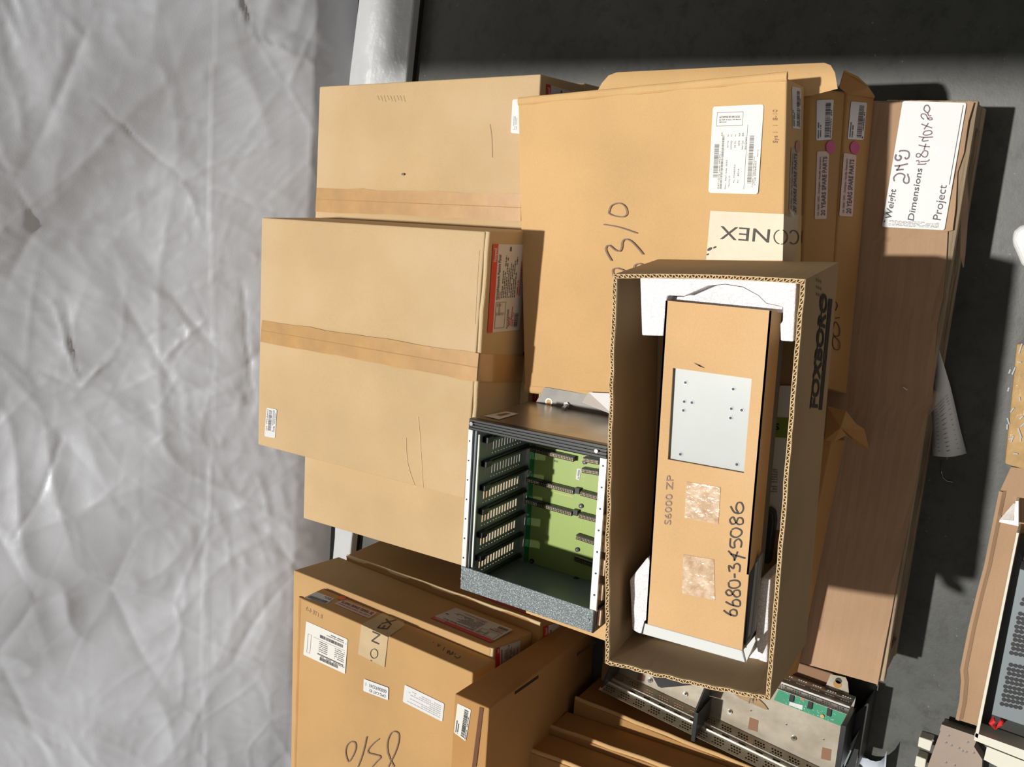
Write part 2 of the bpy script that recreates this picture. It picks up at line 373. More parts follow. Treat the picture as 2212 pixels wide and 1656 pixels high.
# ---------------------------------------------------------------- cartons
def carton(label, top, t=None, bottom=None, m=KRAFT, name='cardboard_carton', group=None, bevel=.0025, cat='box', lipside=None):
    """closed box. top: four points far-right, near-right, near-left, far-left"""
    top = [Vector(p) for p in top]
    bot = [Vector(p) for p in bottom] if bottom else [p - Vector((0, 0, t)) for p in top]
    c = sum(bot, Vector()) / 4
    root = thing(name, label, cat, c, group)
    mb = MB()
    # slightly sagging panels: top as a grid
    N = 8
    def tp(i, j):
        u, v = i / N, j / N
        p = (top[0] * (1 - u) + top[3] * u) * (1 - v) + (top[1] * (1 - u) + top[2] * u) * v
        return p - Vector((0, 0, .0022 * math.sin(math.pi * u) * math.sin(math.pi * v)))
    vs = [tp(i, j) for j in range(N + 1) for i in range(N + 1)]
    fs = [[j * (N + 1) + i, j * (N + 1) + i + 1, (j + 1) * (N + 1) + i + 1, (j + 1) * (N + 1) + i] for j in range(N) for i in range(N)]
    nb = len(vs); vs += bot
    e0 = [i for i in range(N + 1)]                       # far edge  (0 -> 3)
    e1 = [N * (N + 1) + i for i in range(N + 1)]         # near edge (1 -> 2)
    e2 = [j * (N + 1) for j in range(N + 1)]             # right edge(0 -> 1)
    e3 = [j * (N + 1) + N for j in range(N + 1)]         # left edge (3 -> 2)
    fs += [[nb + 3, nb] + e0, [nb + 2, nb + 1] + e1, [nb + 1, nb] + e2, [nb + 2, nb + 3] + e3, [nb, nb + 1, nb + 2, nb + 3]]
    mb.add(vs, fs)
    body = build('body', mb, m, root, bevel=bevel)
    P = dict(top=pl3(top[0], top[1], top[3]), right=pl3(top[0], top[1], bot[0]), front=pl3(top[1], top[2], bot[1]),
             left=pl3(top[2], top[3], bot[2]), T=top, B=bot)
    return root, body, P
def roll_edge(root, a, b, r, m, name='rolled_edge', flat=.6):
    "the rounded folded lip of a mailer lid, a->b"
    a = Vector(a); b = Vector(b); t = (b - a).normalized(); s = t.cross(Vector((0, 0, 1))).normalized(); mb = MB(); n = 12; N = 14
    rings = []
    for k in range(N + 1):
        c = a.lerp(b, k / N) + Vector((0, 0, .0012 * math.sin(k * 1.9)))
        rings.append([c + s * math.cos(i * 2 * math.pi / n) * r + Vector((0, 0, 1)) * math.sin(i * 2 * math.pi / n) * r * flat for i in range(n)])
    vs = [p for rg in rings for p in rg]; fs = [[k * n + i, k * n + (i + 1) % n, (k + 1) * n + (i + 1) % n, (k + 1) * n + i] for k in range(N) for i in range(n)]
    fs += [list(range(n)), [N * n + i for i in range(n)]]
    mb.add(vs, fs); return build(name, mb, m, root, smooth=False)
def flat_part(root, name, plane, pts, m, off=.0012, th=.001):
    top = [plane.at(*p, off) for p in pts]; bot = [plane.at(*p, off - th) for p in pts]
    return build(name, MB().hexa(top, bot), m, root)

# ================================================================ setting
fl = build('floor', MB().quad((-5, -4, 0), (5, -4, 0), (5, 6, 0), (-5, 6, 0)), FLOORM); tag(fl, 'dark polished concrete floor', kind='structure')

# unseen panel added overhead to shade the concrete beyond the right end of the pallet
shd = build('shade_panel', MB().cbox(.13, 2.6, -3, 2.45, 3.0, 3.05), mat('shade_panel_grey', (.35, .35, .34), .7)); tag(shd, 'added panel overhead, out of view, shading the floor', kind='structure')

# tarpaulin draped over the load behind, sloping away from the viewer
def tarp():
    pA = W(772, 60, .03); pB = W(712, 1230, .03)
    d = (pB - pA); d.z = 0; d.normalize()                 # towards -x
    nh = Vector((d.y, -d.x, 0))
    if nh.y > 0: nh = -nh                                 # towards the viewer
    lean = .85; vz_ = Vector((-nh.x * lean, -nh.y * lean, 1)).normalized()      # up the slope
    nrm = (nh + Vector((0, 0, lean))).normalized()
    u0, u1 = -1.3, 2.7; z0, z1 = .0, 3.3
    nu, nz = 700, 520
    U, Z = np.meshgrid(np.linspace(u0, u1, nu), np.linspace(z0, z1, nz))
    def vn(x, y, seed):
        r = np.random.default_rng(seed); g = r.random((64, 64))
        xi = np.floor(x).astype(int); yi = np.floor(y).astype(int); fx = x - xi; fy = y - yi; fx = fx * fx * (3 - 2 * fx); fy = fy * fy * (3 - 2 * fy)
        G = lambda i, j: g[i % 64, j % 64]
        return (G(xi, yi) * (1 - fx) + G(xi + 1, yi) * fx) * (1 - fy) + (G(xi, yi + 1) * (1 - fx) + G(xi + 1, yi + 1) * fx) * fy
    D = np.zeros_like(U)
    for k, (a, fx, fz, an) in enumerate([(.14, .45, 1.9, .72), (.045, 1.2, 3.6, .85), (.010, 4.5, 3.5, .5), (.0035, 12, 9, .2)]):
        x = U * math.cos(an) + Z * math.sin(an); y = -U * math.sin(an) + Z * math.cos(an)
        D += a * (vn(x * fx + 9, y * fz + 5, 11 + k) - .5) * 2
    for k, (a, fr) in enumerate([(.012, 3.3), (.0065, 7.), (.0032, 14.), (.0012, 30.)]):
        wx = (vn(U * 2 + 31, Z * 2 + 7, 50 + k) - .5) * .8; wz = (vn(U * 2 + 3, Z * 2 + 19, 60 + k) - .5) * .8
        n = vn((U + wx) * fr + 13, (Z + wz) * fr * .8 + 17, 70 + k); D += a * (1 - np.abs(2 * n - 1) * 2) * (.35 + .9 * vn(U * 1.3 + k, Z * 1.3 + 5, 80 + k))
    # crumple: straight ridges where cells of random points meet
    def ridges(n, amp, cap, seed):
        r = np.random.default_rng(seed); px_ = r.uniform(u0, u1, n); pz_ = r.uniform(z0, z1, n)
        f1 = np.full(U.shape, 9.); f2 = np.full(U.shape, 9.)
        wu = U + (vn(U * 3 + 3, Z * 3 + 8, seed + 1) - .5) * .12; wz = Z + (vn(U * 3 + 13, Z * 3 + 28, seed + 2) - .5) * .12
        for a, b in zip(px_, pz_):
            dd = np.hypot(wu - a, (wz - b) * 1.25); m = dd < f1
            f2 = np.where(m, f1, np.minimum(f2, dd)); f1 = np.where(m, dd, f1)
        sgn = 1 - 2 * (vn(U * 2.5 + 7, Z * 2.5 + 77, seed + 3) > .5)
        e = np.clip(1 - (f2 - f1) / cap, 0, 1)
        return amp * e * e * np.clip(vn(U * 2.6 + 4, Z * 2.6 + 40, seed + 4) * 1.6 - .25, 0.05, 1)
    D += ridges(60, .009, .14, 100) + ridges(170, -.006, .07, 200) + ridges(520, .0028, .035, 300) + ridges(1300, -.0010, .018, 400)
    def crease(x0, z0_, x1, z1_, w, a):
        dx, dz = x1 - x0, z1_ - z0_; L = math.hypot(dx, dz); t = ((U - x0) * dx + (Z - z0_) * dz) / L / L
        dd = ((U - x0) * -dz + (Z - z0_) * dx) / L + .010 * (vn(t * 9 + 5, t * 0 + x0 * 3 + 9, 90) - .5)
        e = np.clip(1 - np.abs(t - .5) * 2, 0, 1) ** .35
        return a * np.exp(-np.abs(dd) / w) * e
    r = random.Random(4)
    for _ in range(34):
        x = r.uniform(-1.2, 2.4); z = r.uniform(.1, 2.2); n = r.choice([2, 3, 4])
        for k in range(n):
            an = r.uniform(0, 6.28); L = r.uniform(.08, .34)
            D += crease(x, z, x + L * math.cos(an), z + L * math.sin(an), r.uniform(.003, .008), r.choice([-1, 1]) * r.uniform(.004, .008))
    D += crease(-.5, .34, 3.0, .30, .004, .0015) + .0022 * (Z < .325 + .01 * np.sin(U * 5))           # the long welded seam above the floor
    for k in range(10):
        x = r.uniform(-1.2, 2.2); D += crease(x, .32, x + r.uniform(-.25, .25), 1.3 + r.random(), .006, r.uniform(-.005, .005))
    D = D * .62 * np.clip((Z - z0) / .10, 0, 1) - .012 * np.clip(1 - (Z - z0) / .15, 0, 1)
    o = pA
    X = o.x + d.x * U + vz_.x * Z + nrm.x * D; Y = o.y + d.y * U + vz_.y * Z + nrm.y * D; ZZ = .03 + vz_.z * Z + nrm.z * D
    verts = np.stack([X, Y, np.maximum(ZZ, .004)], -1).reshape(-1, 3)
    idx = np.arange(nu * nz).reshape(nz, nu); f = np.stack([idx[:-1, :-1], idx[:-1, 1:], idx[1:, 1:], idx[1:, :-1]], -1).reshape(-1, 4)
    me = bpy.data.meshes.new('tarpaulin'); me.from_pydata(verts.tolist(), [], f.tolist()); me.polygons.foreach_set('use_smooth', [True] * len(me.polygons)); me.materials.append(TARPM)
    ob = bpy.data.objects.new('tarpaulin', me); COL.objects.link(ob); tag(ob, 'crumpled silver tarpaulin draped over the load along the far side', 'tarpaulin')
tarp()
# pale kerb of shiny plastic at its foot and a thin matt black strip
def kerb():
    z = .035
    a = [W(782, -60, z), W(900, -60, z), W(876, 182, z), W(760, 1165, z), W(737, 1400, z), W(700, 1400, z), W(722, 1160, z), W(752, 182, z)]
    a[0] = a[0] + (a[0] - a[7]) * 7; a[1] = a[1] + (a[1] - a[2]) * 7
    b = build('plastic_kerb', MB().hexa(a, [Vector((p.x, p.y, .0)) for p in a]), WSHEET, bevel=.004); b.name = 'trim_1'
    tag(b, 'glossy white plastic kerb along the foot of the tarpaulin', kind='structure')
    c = [W(900, -60, .012), W(917, -60, .012), W(890, 182, .012), W(772, 1165, .012), W(748, 1400, .012), W(738, 1400, .012), W(761, 1165, .012), W(877, 182, .012)]
    c[0] = c[0] + (c[0] - c[7]) * 7; c[1] = c[1] + (c[1] - c[2]) * 7
    b = build('trim_2', MB().hexa(c, [Vector((p.x, p.y, .0)) for p in c]), BLKSTRIP); tag(b, 'black strip between white kerb and concrete', kind='structure')
kerb()

# ================================================================ pallet and cardboard sheet
PF = W(2113, 218, .14).y; PX1 = W(2120, 217, .14).x; PX0 = PX1 - 1.02; PY1 = 1.41
def pallet():
    root = thing('wooden_pallet', 'weathered wooden pallet under the tall carton stack, front edge showing', 'pallet', ((PX0 + PX1) / 2, (PF + PY1) / 2, 0))
    y = PF; k = 0
    for w in (.14, .09, .09, .09, .09, .09, .14):
        build('deck_board', MB().cbox(PX0, PX1, y, y + w, .118, .138), WOOD, root, bevel=.002); y += w + (PY1 - PF - .73) / 6
    for x in (PX0, (PX0 + PX1) / 2 - .019, PX1 - .038):
        build('stringer', MB().cbox(x, x + .038, PF + .004, PY1 - .004, .02, .118), WOOD, root, bevel=.002)
    for y in (PF + .002, (PF + PY1) / 2, PY1 - .11):
        build('bottom_board', MB().cbox(PX0, PX1, y, y + .10, .0, .02), WOOD, root, bevel=.002)
    pts = [W(2083, 372, .11), W(2088, 380, .11), W(2091, 450, .10), W(2084, 545, .09), W(2080, 578, .09), W(2074, 548, .10), W(2077, 450, .11)]
    o = build('splinter', MB().slab(pts, (0, 0, -.012)), WOODL, root); o['label'] = 'pale torn splinter hanging off the front board'
pallet()
def sheet():
    e = [(2104, 221), (2092, 262), (2082, 330), (2068, 372), (2064, 450), (2058, 497), (2047, 500), (2044, 560), (2036, 640), (2024, 700), (2018, 780), (2014, 868), (2003, 892), (1990, 960), (1975, 1060), (1958, 1150), (1948, 1200), (1936, 1262), (1926, 1320), (1912, 1392), (1896, 1478)]
    zs = .144
    fr = [W(x, y, zs) for x, y in e]
    n = len(fr); NV = 40; vs = []; fs = []
    y1 = .62
    r = random.Random(2)
    for j in range(NV + 1):
        v = j / NV
        for i, p in enumerate(fr):
            x = p.x * (1 - v) + (PX1 - .008 + (PX0 - .02 - (PX1 - .008)) * i / (n - 1)) * v
            y = p.y + (y1 - p.y) * v
            # long shallow dents running with the flutes
            z = zs - .0025 * math.exp(-((y - .165 - .02 * math.sin(i * .5)) / .006) ** 2) + .002 * math.exp(-((y - .178 - .01 * math.sin(i * .4)) / .008) ** 2) + .0012 * math.sin(y * 240 + i) * .3
            if j == 0: z += .002 * math.sin(i * 1.7)
            vs.append(Vector((x, y, z)))
    for j in range(NV):
        for i in range(n - 1): fs.append([j * n + i, j * n + i + 1, (j + 1) * n + i + 1, (j + 1) * n + i])
    root = thing('cardboard_sheet', 'flat brown corrugated sheet covering the front of the pallet deck', 'cardboard', (-.3, .3, .139))
    build('panel', MB().add(vs, fs), KRAFTP, root, solid=.004)
    P = Pl((0, 0, zs + .0022), (0, 0, 1))
    q = [(1950, 218), (2088, 222), (2040, 497), (1905, 490)]
    lab = sticker(root, 'shipping_label', P, q, WHITE, r=.03, ar=.5)
    lab['label'] = 'white label reading Weight, Dimensions and Project'
    mb = MB(); tx = lambda s, O, E_, U, b=.01: text(mb, s, P, cL(*O), cL(*E_), cL(*U), bold=b)
    tx('Weight', (232, 1420), (288, 1082), (165, 1405), .018)
    tx('Dimensions', (484, 1432), (582, 850), (415, 1420), .014)
    tx('Project', (785, 1428), (855, 1035), (695, 1415), .004)
    stroke(mb, P, [cL(1040, 140), cL(883, 1028)], 1.6, .0011, False)
    stroke(mb, P, [cL(165, 1440), cL(152, 1446), cL(158, 1432), cL(170, 1434)], 1.4, .0011)
    f = q2(P, q, .0011)
    for k in range(5): fine(mb, f, .10, .90, .945 + k * .009, .003, 'u', .0011, seed=k)
    printing(lab, mb, INK)
    mb = MB()
    st = lambda pts, w=3.2: stroke(mb, P, [cL(*p) for p in pts], w, .0012)
    st([(270, 990), (262, 950), (300, 910), (350, 905), (385, 930), (370, 980), (390, 1010), (425, 1005), (432, 960), (420, 925), (420, 905)])
    st([(270, 820), (330, 815), (420, 795)]); st([(330, 815), (310, 850), (290, 868)]); st([(290, 868), (350, 858), (372, 860)])
    st([(290, 690), (278, 730), (300, 755), (330, 750), (345, 720), (320, 700)], 4); st([(325, 665), (335, 650), (400, 650), (432, 670), (430, 720), (400, 742), (385, 720)])
    st([(510, 765), (540, 760), (545, 790)], 2.4); st([(525, 800), (600, 800), (625, 790)], 2.4); st([(560, 770), (640, 765), (660, 745)], 2.4)
    st([(515, 690), (545, 680), (600, 720), (635, 705), (640, 660), (600, 650), (570, 690), (545, 720), (515, 715), (515, 690)], 2.4)
    st([(540, 585), (600, 600), (665, 605)], 2.4); st([(620, 570), (600, 640)], 2.4)
    st([(540, 490), (600, 500), (700, 495)], 2.4); st([(600, 500), (580, 540), (650, 535)], 2.4)
    st([(610, 430), (590, 460), (610, 475), (660, 470), (690, 450), (670, 425), (610, 430)], 2.4)
    st([(570, 350), (620, 370), (690, 395)], 2.4); st([(650, 340), (600, 410)], 2.4)
    st([(600, 300), (570, 270), (575, 240), (620, 245), (650, 300), (690, 300), (680, 280), (640, 290)], 2.4)
    st([(610, 150), (600, 190), (640, 225), (665, 180), (640, 140), (610, 150)], 2.6); st([(640, 225), (655, 260), (680, 255)], 2.4)
    printing(lab, mb, MARKP, 'handwriting')
    mb = MB(); stroke(mb, P, [cL(762, 598), cL(732, 668)], 3.0, .0016, False)
    s = build('staple', mb, SHINY, lab)
    mb = MB(); mb.box(P.at(1950, 836), P.at(1959, 843) - P.at(1950, 836), P.at(1952, 834) - P.at(1950, 836), (0, 0, .0015)); build('staple', mb, SHINY, root)
sheet()
# page slipping out from under the pallet
def wire():
    pts = [(2034, 995), (2033, 1018), (2036, 1030), (2044, 1038), (2058, 1041)]; mb = MB(); w = [W(x, y, .003) for x, y in pts]
    for a, b in zip(w, w[1:]): mb.cyl(a, b - a, .0009, (b - a).length, 6)
    o = build('bent_wire', mb, SHINY); tag(o, 'short bent piece of wire on the concrete below the curling page', 'wire')
wire()
def page():
    a = [(2028, 745), (2050, 815), (2062, 880), (2075, 935), (2088, 982)]
    b = [(2012, 870), (2013, 900), (2013, 930), (2014, 960), (2015, 985)]
    mb = MB(); n = 6; vs = []; fs = []
    a = [(2029, 755), (2052, 830), (2060, 862), (2074, 925), (2088, 979)]; b = [(2020, 800), (2013, 870), (2013, 905), (2013, 945), (2015, 984)]
    for i in range(5):
        for k in range(n + 1):
            t = k / n; x = a[i][0] * t + b[i][0] * (1 - t); y = a[i][1] * t + b[i][1] * (1 - t) + 5 * math.sin(math.pi * t) * (i / 4)
            vs.append(W(x, y, .010 + .03 * math.sin(math.pi * t) * (i / 4) + .02 * (1 - i / 4)))
    for i in range(4):
        for k in range(n): fs.append([i * (n + 1) + k, i * (n + 1) + k + 1, (i + 1) * (n + 1) + k + 1, (i + 1) * (n + 1) + k])
    o = build('printed_page', mb.add(vs, fs), PAPER, smooth=True, solid=.0006); tag(o, 'curling white printed page poking out from under the pallet front', 'paper')
    p = MB()
    for r_ in range(13):
        t = .35 + r_ * .048
        i = t * 4; i0 = int(i); fr = i - i0
        A = vs[i0 * 7 + 1].lerp(vs[min(i0 + 1, 4) * 7 + 1], fr); B = vs[i0 * 7 + 5].lerp(vs[min(i0 + 1, 4) * 7 + 5], fr); C_ = vs[i0 * 7 + 3].lerp(vs[min(i0 + 1, 4) * 7 + 3], fr)
        up_ = Vector((0, 0, .0012)); w = Vector((-.0012, 0, 0))
        p.quad(A + up_, C_ + up_, C_ + up_ + w, A + up_ + w); p.quad(C_ + up_, B + up_, B + up_ + w, C_ + up_ + w)
    pr = printing(o, p, INKF)
page()

# ================================================================ Honeywell-style panel cartons (far side of pallet)
def panel_label(root, plane, quad, seed=0, partial=False):
    "red banded product label; u runs along the text, v from the red band down"
    lab = sticker(root, 'product_label', plane, quad, GREYL, r=.01); lab['label'] = 'grey and white product label with a red band'
    f = q2(plane, quad, .0011)
    mb = MB().quad(f(0, -.01, .0013), f(1, -.01, .0013), f(1, .15, .0013), f(0, .15, .0013)); build('red_band', mb, RED, lab)
    def tx(s, u0, u1, v0, v1, m, b=.0, off=.0017):
        v, fc = text_mesh(s, b); x0 = min(p[0] for p in v); x1 = max(p[0] for p in v); mbb = MB()
        mbb.add([f(u0 + (u1 - u0) * (x - x0) / (x1 - x0), v1 + (v0 - v1) * y / CAPH, off) for x, y in v], fc); return mbb
    build('brand_name', tx('Honeywell', .80, .955, .03, .12, WHITE, .02), WHITE, lab)
    k = MB()
    for s, u0, u1, v0, v1, b in (('QuickNetwork Passive Panel', .37, .88, .19, .26, .02), ('Part # QNDS06PB', .03, .25, .57, .62, .01), ('FEATURES:', .37, .46, .29, .325, .01)):
        t = tx(s, u0, u1, v0, v1, INK, b, .0016); k.add(t.v, t.f)
    r = random.Random(seed)
    for i in range(8): fine(k, f, .385, .385 + r.uniform(.28, .52), .35 + i * .055, .022, 'u', .0014, seed=seed * 10 + i)
    bars(k, f, .04, .20, .80, .92, 'u', 22, .0014, seed)
    fine(k, f, .92, .97, .50, .05, 'u', .0014, 3)
    printing(lab, k, INKG)
    k = MB()
    for i in range(4): fine(k, f, .05, .05 + r.uniform(.10, .25), .63 + i * .04, .018, 'u', .0014, seed=seed + i)
    t = tx('QUICKNETWORK SERIES MODULES', .40, .80, .86, .91, INKR, .01, .0016); k.add(t.v, t.f); fine(k, f, .40, .58, .81, .03, 'u', .0014, 8)
    printing(lab, k, INKR, 'red_printing')
    k = MB(); 
    for a, b, c, d in ((.04, .34, .20, .215), (.04, .34, .50, .512), (.04, .05, .20, .51), (.33, .34, .20, .51), (.19, .22, .22, .46), (.19, .33, .30, .33), (.29, .32, .24, .36)):
        k.quad(f(a, c, .0014), f(b, c, .0014), f(b, d, .0014), f(a, d, .0014))
    printing(lab, k, INKF, 'product_picture')
    return lab
def seam_tape(root, plane, quad, name='tape_strip'):
    "a strip of brown tape over the flap seam, with the seam groove under it"
    f = q2(plane, quad, .0008); r = random.Random(5); mb = MB(); N = 14; top = []; bot = []
    for i in range(N + 1): top.append(f(i / N, 0 + r.uniform(-.03, .03), .0008)); bot.append(f(i / N, 1 + r.uniform(-.03, .03), .0008))
    mb.add(top + bot, [[i, i + 1, N + 2 + i, N + 1 + i] for i in range(N)])
    o = build(name, mb, TAPE, root); o['label'] = 'shiny brown packing tape'
    g = MB().quad(f(0, .475, .0013), f(1, .475, .0013), f(1, .50, .0013), f(0, .50, .0013)); build('flap_seam', g, KRAFT3, root)
    return o
Z3, Z2, Z1 = .551, .392, .232
# lower layer
hbx0 = W(655, 1119, Z2).x; haR = W(690, 187, Z2).x
midx = -.315
r0, b0, P0 = carton('brown carton below the panel carton at the right end of the far row', [(haR, 1.37, Z1), (W(1168, 160, Z2).x + .004, .87, Z1), (midx + .012, .87, Z1), (midx + .005, 1.37, Z1)], t=Z1 - .146, m=KRAFT)
r0, b0, P0 = carton('brown carton below the plain carton at the left end of the far row', [(midx - .012, 1.38, Z1), (midx - .008, .852, Z1), (hbx0 + .01, .852, Z1), (hbx0, 1.38, Z1)], t=Z1 - .146, m=KRAFT)
# HA
HAc = [W(690, 187, Z2), W(1168, 160, Z2), Vector((midx + .008, W(1168, 160, Z2).y - .008, Z2)), Vector((midx + .003, W(690, 187, Z2).y + .01, Z2))]
rHA, _, PHA = carton('pale carton at the far right with crossing brown tape and half hidden red label', HAc, t=.158, m=KRAFT)
seam_tape(rHA, PHA['top'], [(684, 405), (1125, 420), (1125, 478), (681, 456)])
panel_label(rHA, PHA['front'], [(1181, 330), (1181, 181), (1242, 200), (1242, 340)], 3)
mb = MB(); stroke(mb, PHA['top'], [(1058, 268), (1062, 300), (1063, 340)], .8); dot(rHA, PHA['top'], (870, 376), 3, 2.6, MARK).name = 'puncture'
printing(rHA, mb, STAMP, 'pen_line')
for k in range(9):
    mb = MB(); stroke(mb, PHA['top'], [(815 + k * 7, 206), (819 + k * 7, 216 + (k % 3) * 2)], .6, sm=False); printing(rHA, mb, STAMP, 'scuff_mark')
sticker(rHA, 'barcode_label', PHA['top'], [(1107, 215), (1138, 213), (1134, 290), (1103, 287)], WHITE, r=.1, ar=.4)
mb = MB(); f = q2(PHA['top'], [(1107, 215), (1138, 213), (1134, 290), (1103, 287)], .0014)
for k in range(3): fine(mb, f, .5, .9, .15 + k * .1, .03, 'v', .0014, k)
printing(rHA, mb, INKF)
# HC
HCc = [Vector((midx - .006, W(655, 1119, Z2).y - .004, Z2)), Vector((midx - .002, W(1142, 850, Z2).y, Z2)), Vector((hbx0 + .012, W(1142, 850, Z2).y + .008, Z2)), W(655, 1119, Z2)]
HCc[3] = Vector((hbx0, W(655, 1119, Z2).y, Z2))
rHC, _, PHC = carton('plain pale carton sticking out below left of the large taped carton', HCc, t=.158, m=KRAFT)
# HB on top
HBc = [W(565, 470, Z3), W(1048, 500, Z3), W(1004, 1078, Z3), W(557, 960, Z3)]
rHB, _, PHB = carton('large pale carton topping the far row with slanting brown tape and red banded label', HBc, t=.158, m=KRAFT)
seam_tape(rHB, PHB['top'], [(566, 691), (1034, 764), (1029, 825), (562, 737)])
panel_label(rHB, PHB['front'], [(1054, 719), (1066, 527), (1140, 528), (1122, 712)], 1)
flat_part(rHB, 'front_tape', PHB['front'], [(1033, 764), (1140, 768), (1140, 825), (1028, 824)], CLEAR)
roll_edge(rHB, PHB['T'][1] + Vector((0, -.001, -.006)), PHB['T'][2] + Vector((0, -.001, -.006)), .0055, LINER, 'folded_lip')
q = [(576, 880), (598, 884), (594, 946), (571, 942)]
lb = sticker(rHB, 'barcode_label', PHB['top'], q, WHITE, r=.12, ar=.4); mb = MB(); f = q2(PHB['top'], q, .0012); bars(mb, f, .25, .55, .08, .78, 'v', 24, .0012, 5)
for k in range(3): fine(mb, f, .05, .8, .66 + k * .1, .03, 'v', .0012, k)
fine(mb, f, .05, .8, .1, .04, 'v', .0012, 9); printing(lb, mb, INKG)
P = PHB['top']

for pp, w_ in (([(876, 945), (880, 1000), (897, 1052)], .9), ([(902, 900), (906, 940), (914, 1055)], .7), ([(1035, 540), (1030, 620), (1026, 700)], .8)):
    mb = MB(); stroke(mb, P, pp, w_); printing(rHB, mb, LINER, 'crease_line')
# narrow red label just visible beside the card cage, on the carton behind
panel_label(rHC, PHC['front'], [(1148, 960), (1152, 835), (1215, 848), (1211, 962)], 6)

# ================================================================ spare part cartons, right front stack
ZS = .146
def spare_label(root, plane, quad, txt_u=(.05, .92), mtl=PINK, rev=False, m2=INK):
    "u along the words, v from their tops down"
    lab = sticker(root, 'spare_parts_label', plane, quad, mtl, r=.02, ar=5); f = q2(plane, quad, .0012)
    v, fc = text_mesh('20 YEARS SPARE PARTS', .015); x0 = min(p[0] for p in v); x1 = max(p[0] for p in v); mb = MB()
    mb.add([f(txt_u[0] + (txt_u[1] - txt_u[0]) * (x - x0) / (x1 - x0), .86 - .33 * y / CAPH, .0014) for x, y in v], fc)
    v, fc = text_mesh('CA 10650 / OPG - Darlington / Standby Generators', .012); x0 = min(p[0] for p in v); x1 = max(p[0] for p in v)
    mb.add([f(txt_u[0] + (txt_u[1] - txt_u[0]) * (x - x0) / (x1 - x0), .36 - .14 * y / CAPH, .0014) for x, y in v], fc)
    printing(lab, mb, m2); return lab
def bar_label(root, plane, quad, seed=1, m=GREYL):
    lab = sticker(root, 'barcode_label', plane, quad, m, r=.04, ar=2); f = q2(plane, quad, .0012); mb = MB()
    bars(mb, f, .06, .93, .55, .85, 'u', 34, .0012, seed); fine(mb, f, .05, .45, .10, .07, 'u', .0012, seed); fine(mb, f, .05, .38, .24, .07, 'u', .0012, seed + 1); fine(mb, f, .04, .75, .89, .05, 'u', .0012, seed + 2)
    printing(lab, mb, INK); return lab
zt3 = ZS + .102; zt2 = zt3 + .100
t3f = [W(1889, 211, ZS), W(1829, 850, ZS)]; t3t = [W(1831, 199, zt3), W(1786, 838, zt3)]
yb = .76
T3t = [Vector((t3t[0].x - .02, yb, zt3)), t3t[0], t3t[1], Vector((t3t[1].x - .02, yb, zt3))]
T3b = [Vector((t3f[0].x - .02, yb, ZS)), t3f[0], t3f[1], Vector((t3f[1].x - .02, yb, ZS))]
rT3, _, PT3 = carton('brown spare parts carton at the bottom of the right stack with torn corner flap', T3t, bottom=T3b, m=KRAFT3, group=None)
P = PT3['front']
bar_label(rT3, P, [cZ(1375, 1225), cZ(1430, 640), cZ(1678, 660), cZ(1625, 1240)], 3)
dot(rT3, P, cZ(1488, 1358), 10, 13.4, MAGENTA)
spare_label(rT3, P, [(1813, 466), (1823, 330), (1850, 335), (1842, 468)])
mb = MB()
cY = crop(1660, 600, 2.761)
for pts in ([(400, 140), (412, 165), (400, 195)], [(398, 240), (426, 238)], [(385, 300), (400, 262), (425, 300), (420, 345), (390, 350), (383, 390), (395, 425), (422, 425), (424, 380), (400, 355), (385, 330), (385, 300)]):
    stroke(mb, P, [cY(*p) for p in pts], 1.8)
printing(rT3, mb, MARKB, 'handwriting')
# torn corner flap standing out at the right
mb = MB(); a = t3t[0]; b_ = t3f[0]
fl_ = [W(*cZ(1250, 430), zt3 + .02), W(*cZ(1320, 190), zt3 + .05), W(*cZ(1540, 290), zt3 + .035), W(*cZ(1690, 430), zt3), W(*cZ(1800, 590), ZS + .01), W(*cZ(1375, 530), zt3)]
o = build('corner_flap', MB().add(fl_, [[0, 1, 2, 3, 4, 5]]), KRAFT3, rT3, solid=.004)
# T2
t2f = [W(1829, 198, zt3), W(1786, 838, zt3)]; t2t = [W(1755, 191, zt2), W(1722, 800, zt2)]
T2b = [Vector((t2f[0].x - .02, yb - .01, zt3)), t2f[0] + Vector((0, .002, 0)), t2f[1] + Vector((0, .002, 0)), Vector((t2f[1].x - .02, yb - .01, zt3))]
T2t = [Vector((t2t[0].x - .02, yb - .01, zt2)), t2t[0], t2t[1], Vector((t2t[1].x - .02, yb - .01, zt2))]
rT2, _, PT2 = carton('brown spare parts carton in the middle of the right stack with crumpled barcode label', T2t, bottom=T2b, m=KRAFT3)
P = PT2['front']
bar_label(rT2, P, [cZ(888, 1248), cZ(895, 620), cZ(1160, 612), cZ(1125, 1230)], 7)
dot(rT2, P, cZ(1113, 1352), 10.2, 14, MAGENTA)
spare_label(rT2, P, [cA(992, 1130), cA(1015, 525), cA(1122, 522), cA(1100, 1128)])
# lid tongue of the middle carton lying open to the right
P2 = Pl((0, 0, zt2 + .002), (0, 0, 1))
cW = crop(1060, 100, 2.458)
tongue = [cW(565, 240), cW(590, 195), cW(625, 155), cW(670, 138), cW(1200, 112), cW(1770, 87), cW(1805, 100), cW(1828, 140), cW(1842, 225), cW(1700, 262), cW(1200, 300), cW(700, 330)]
o = flat_part(rT2, 'lid_flap', P2, tongue, KRAFT2, off=.0, th=.004); o['label'] = 'long flap with rounded corners lying open to the right'
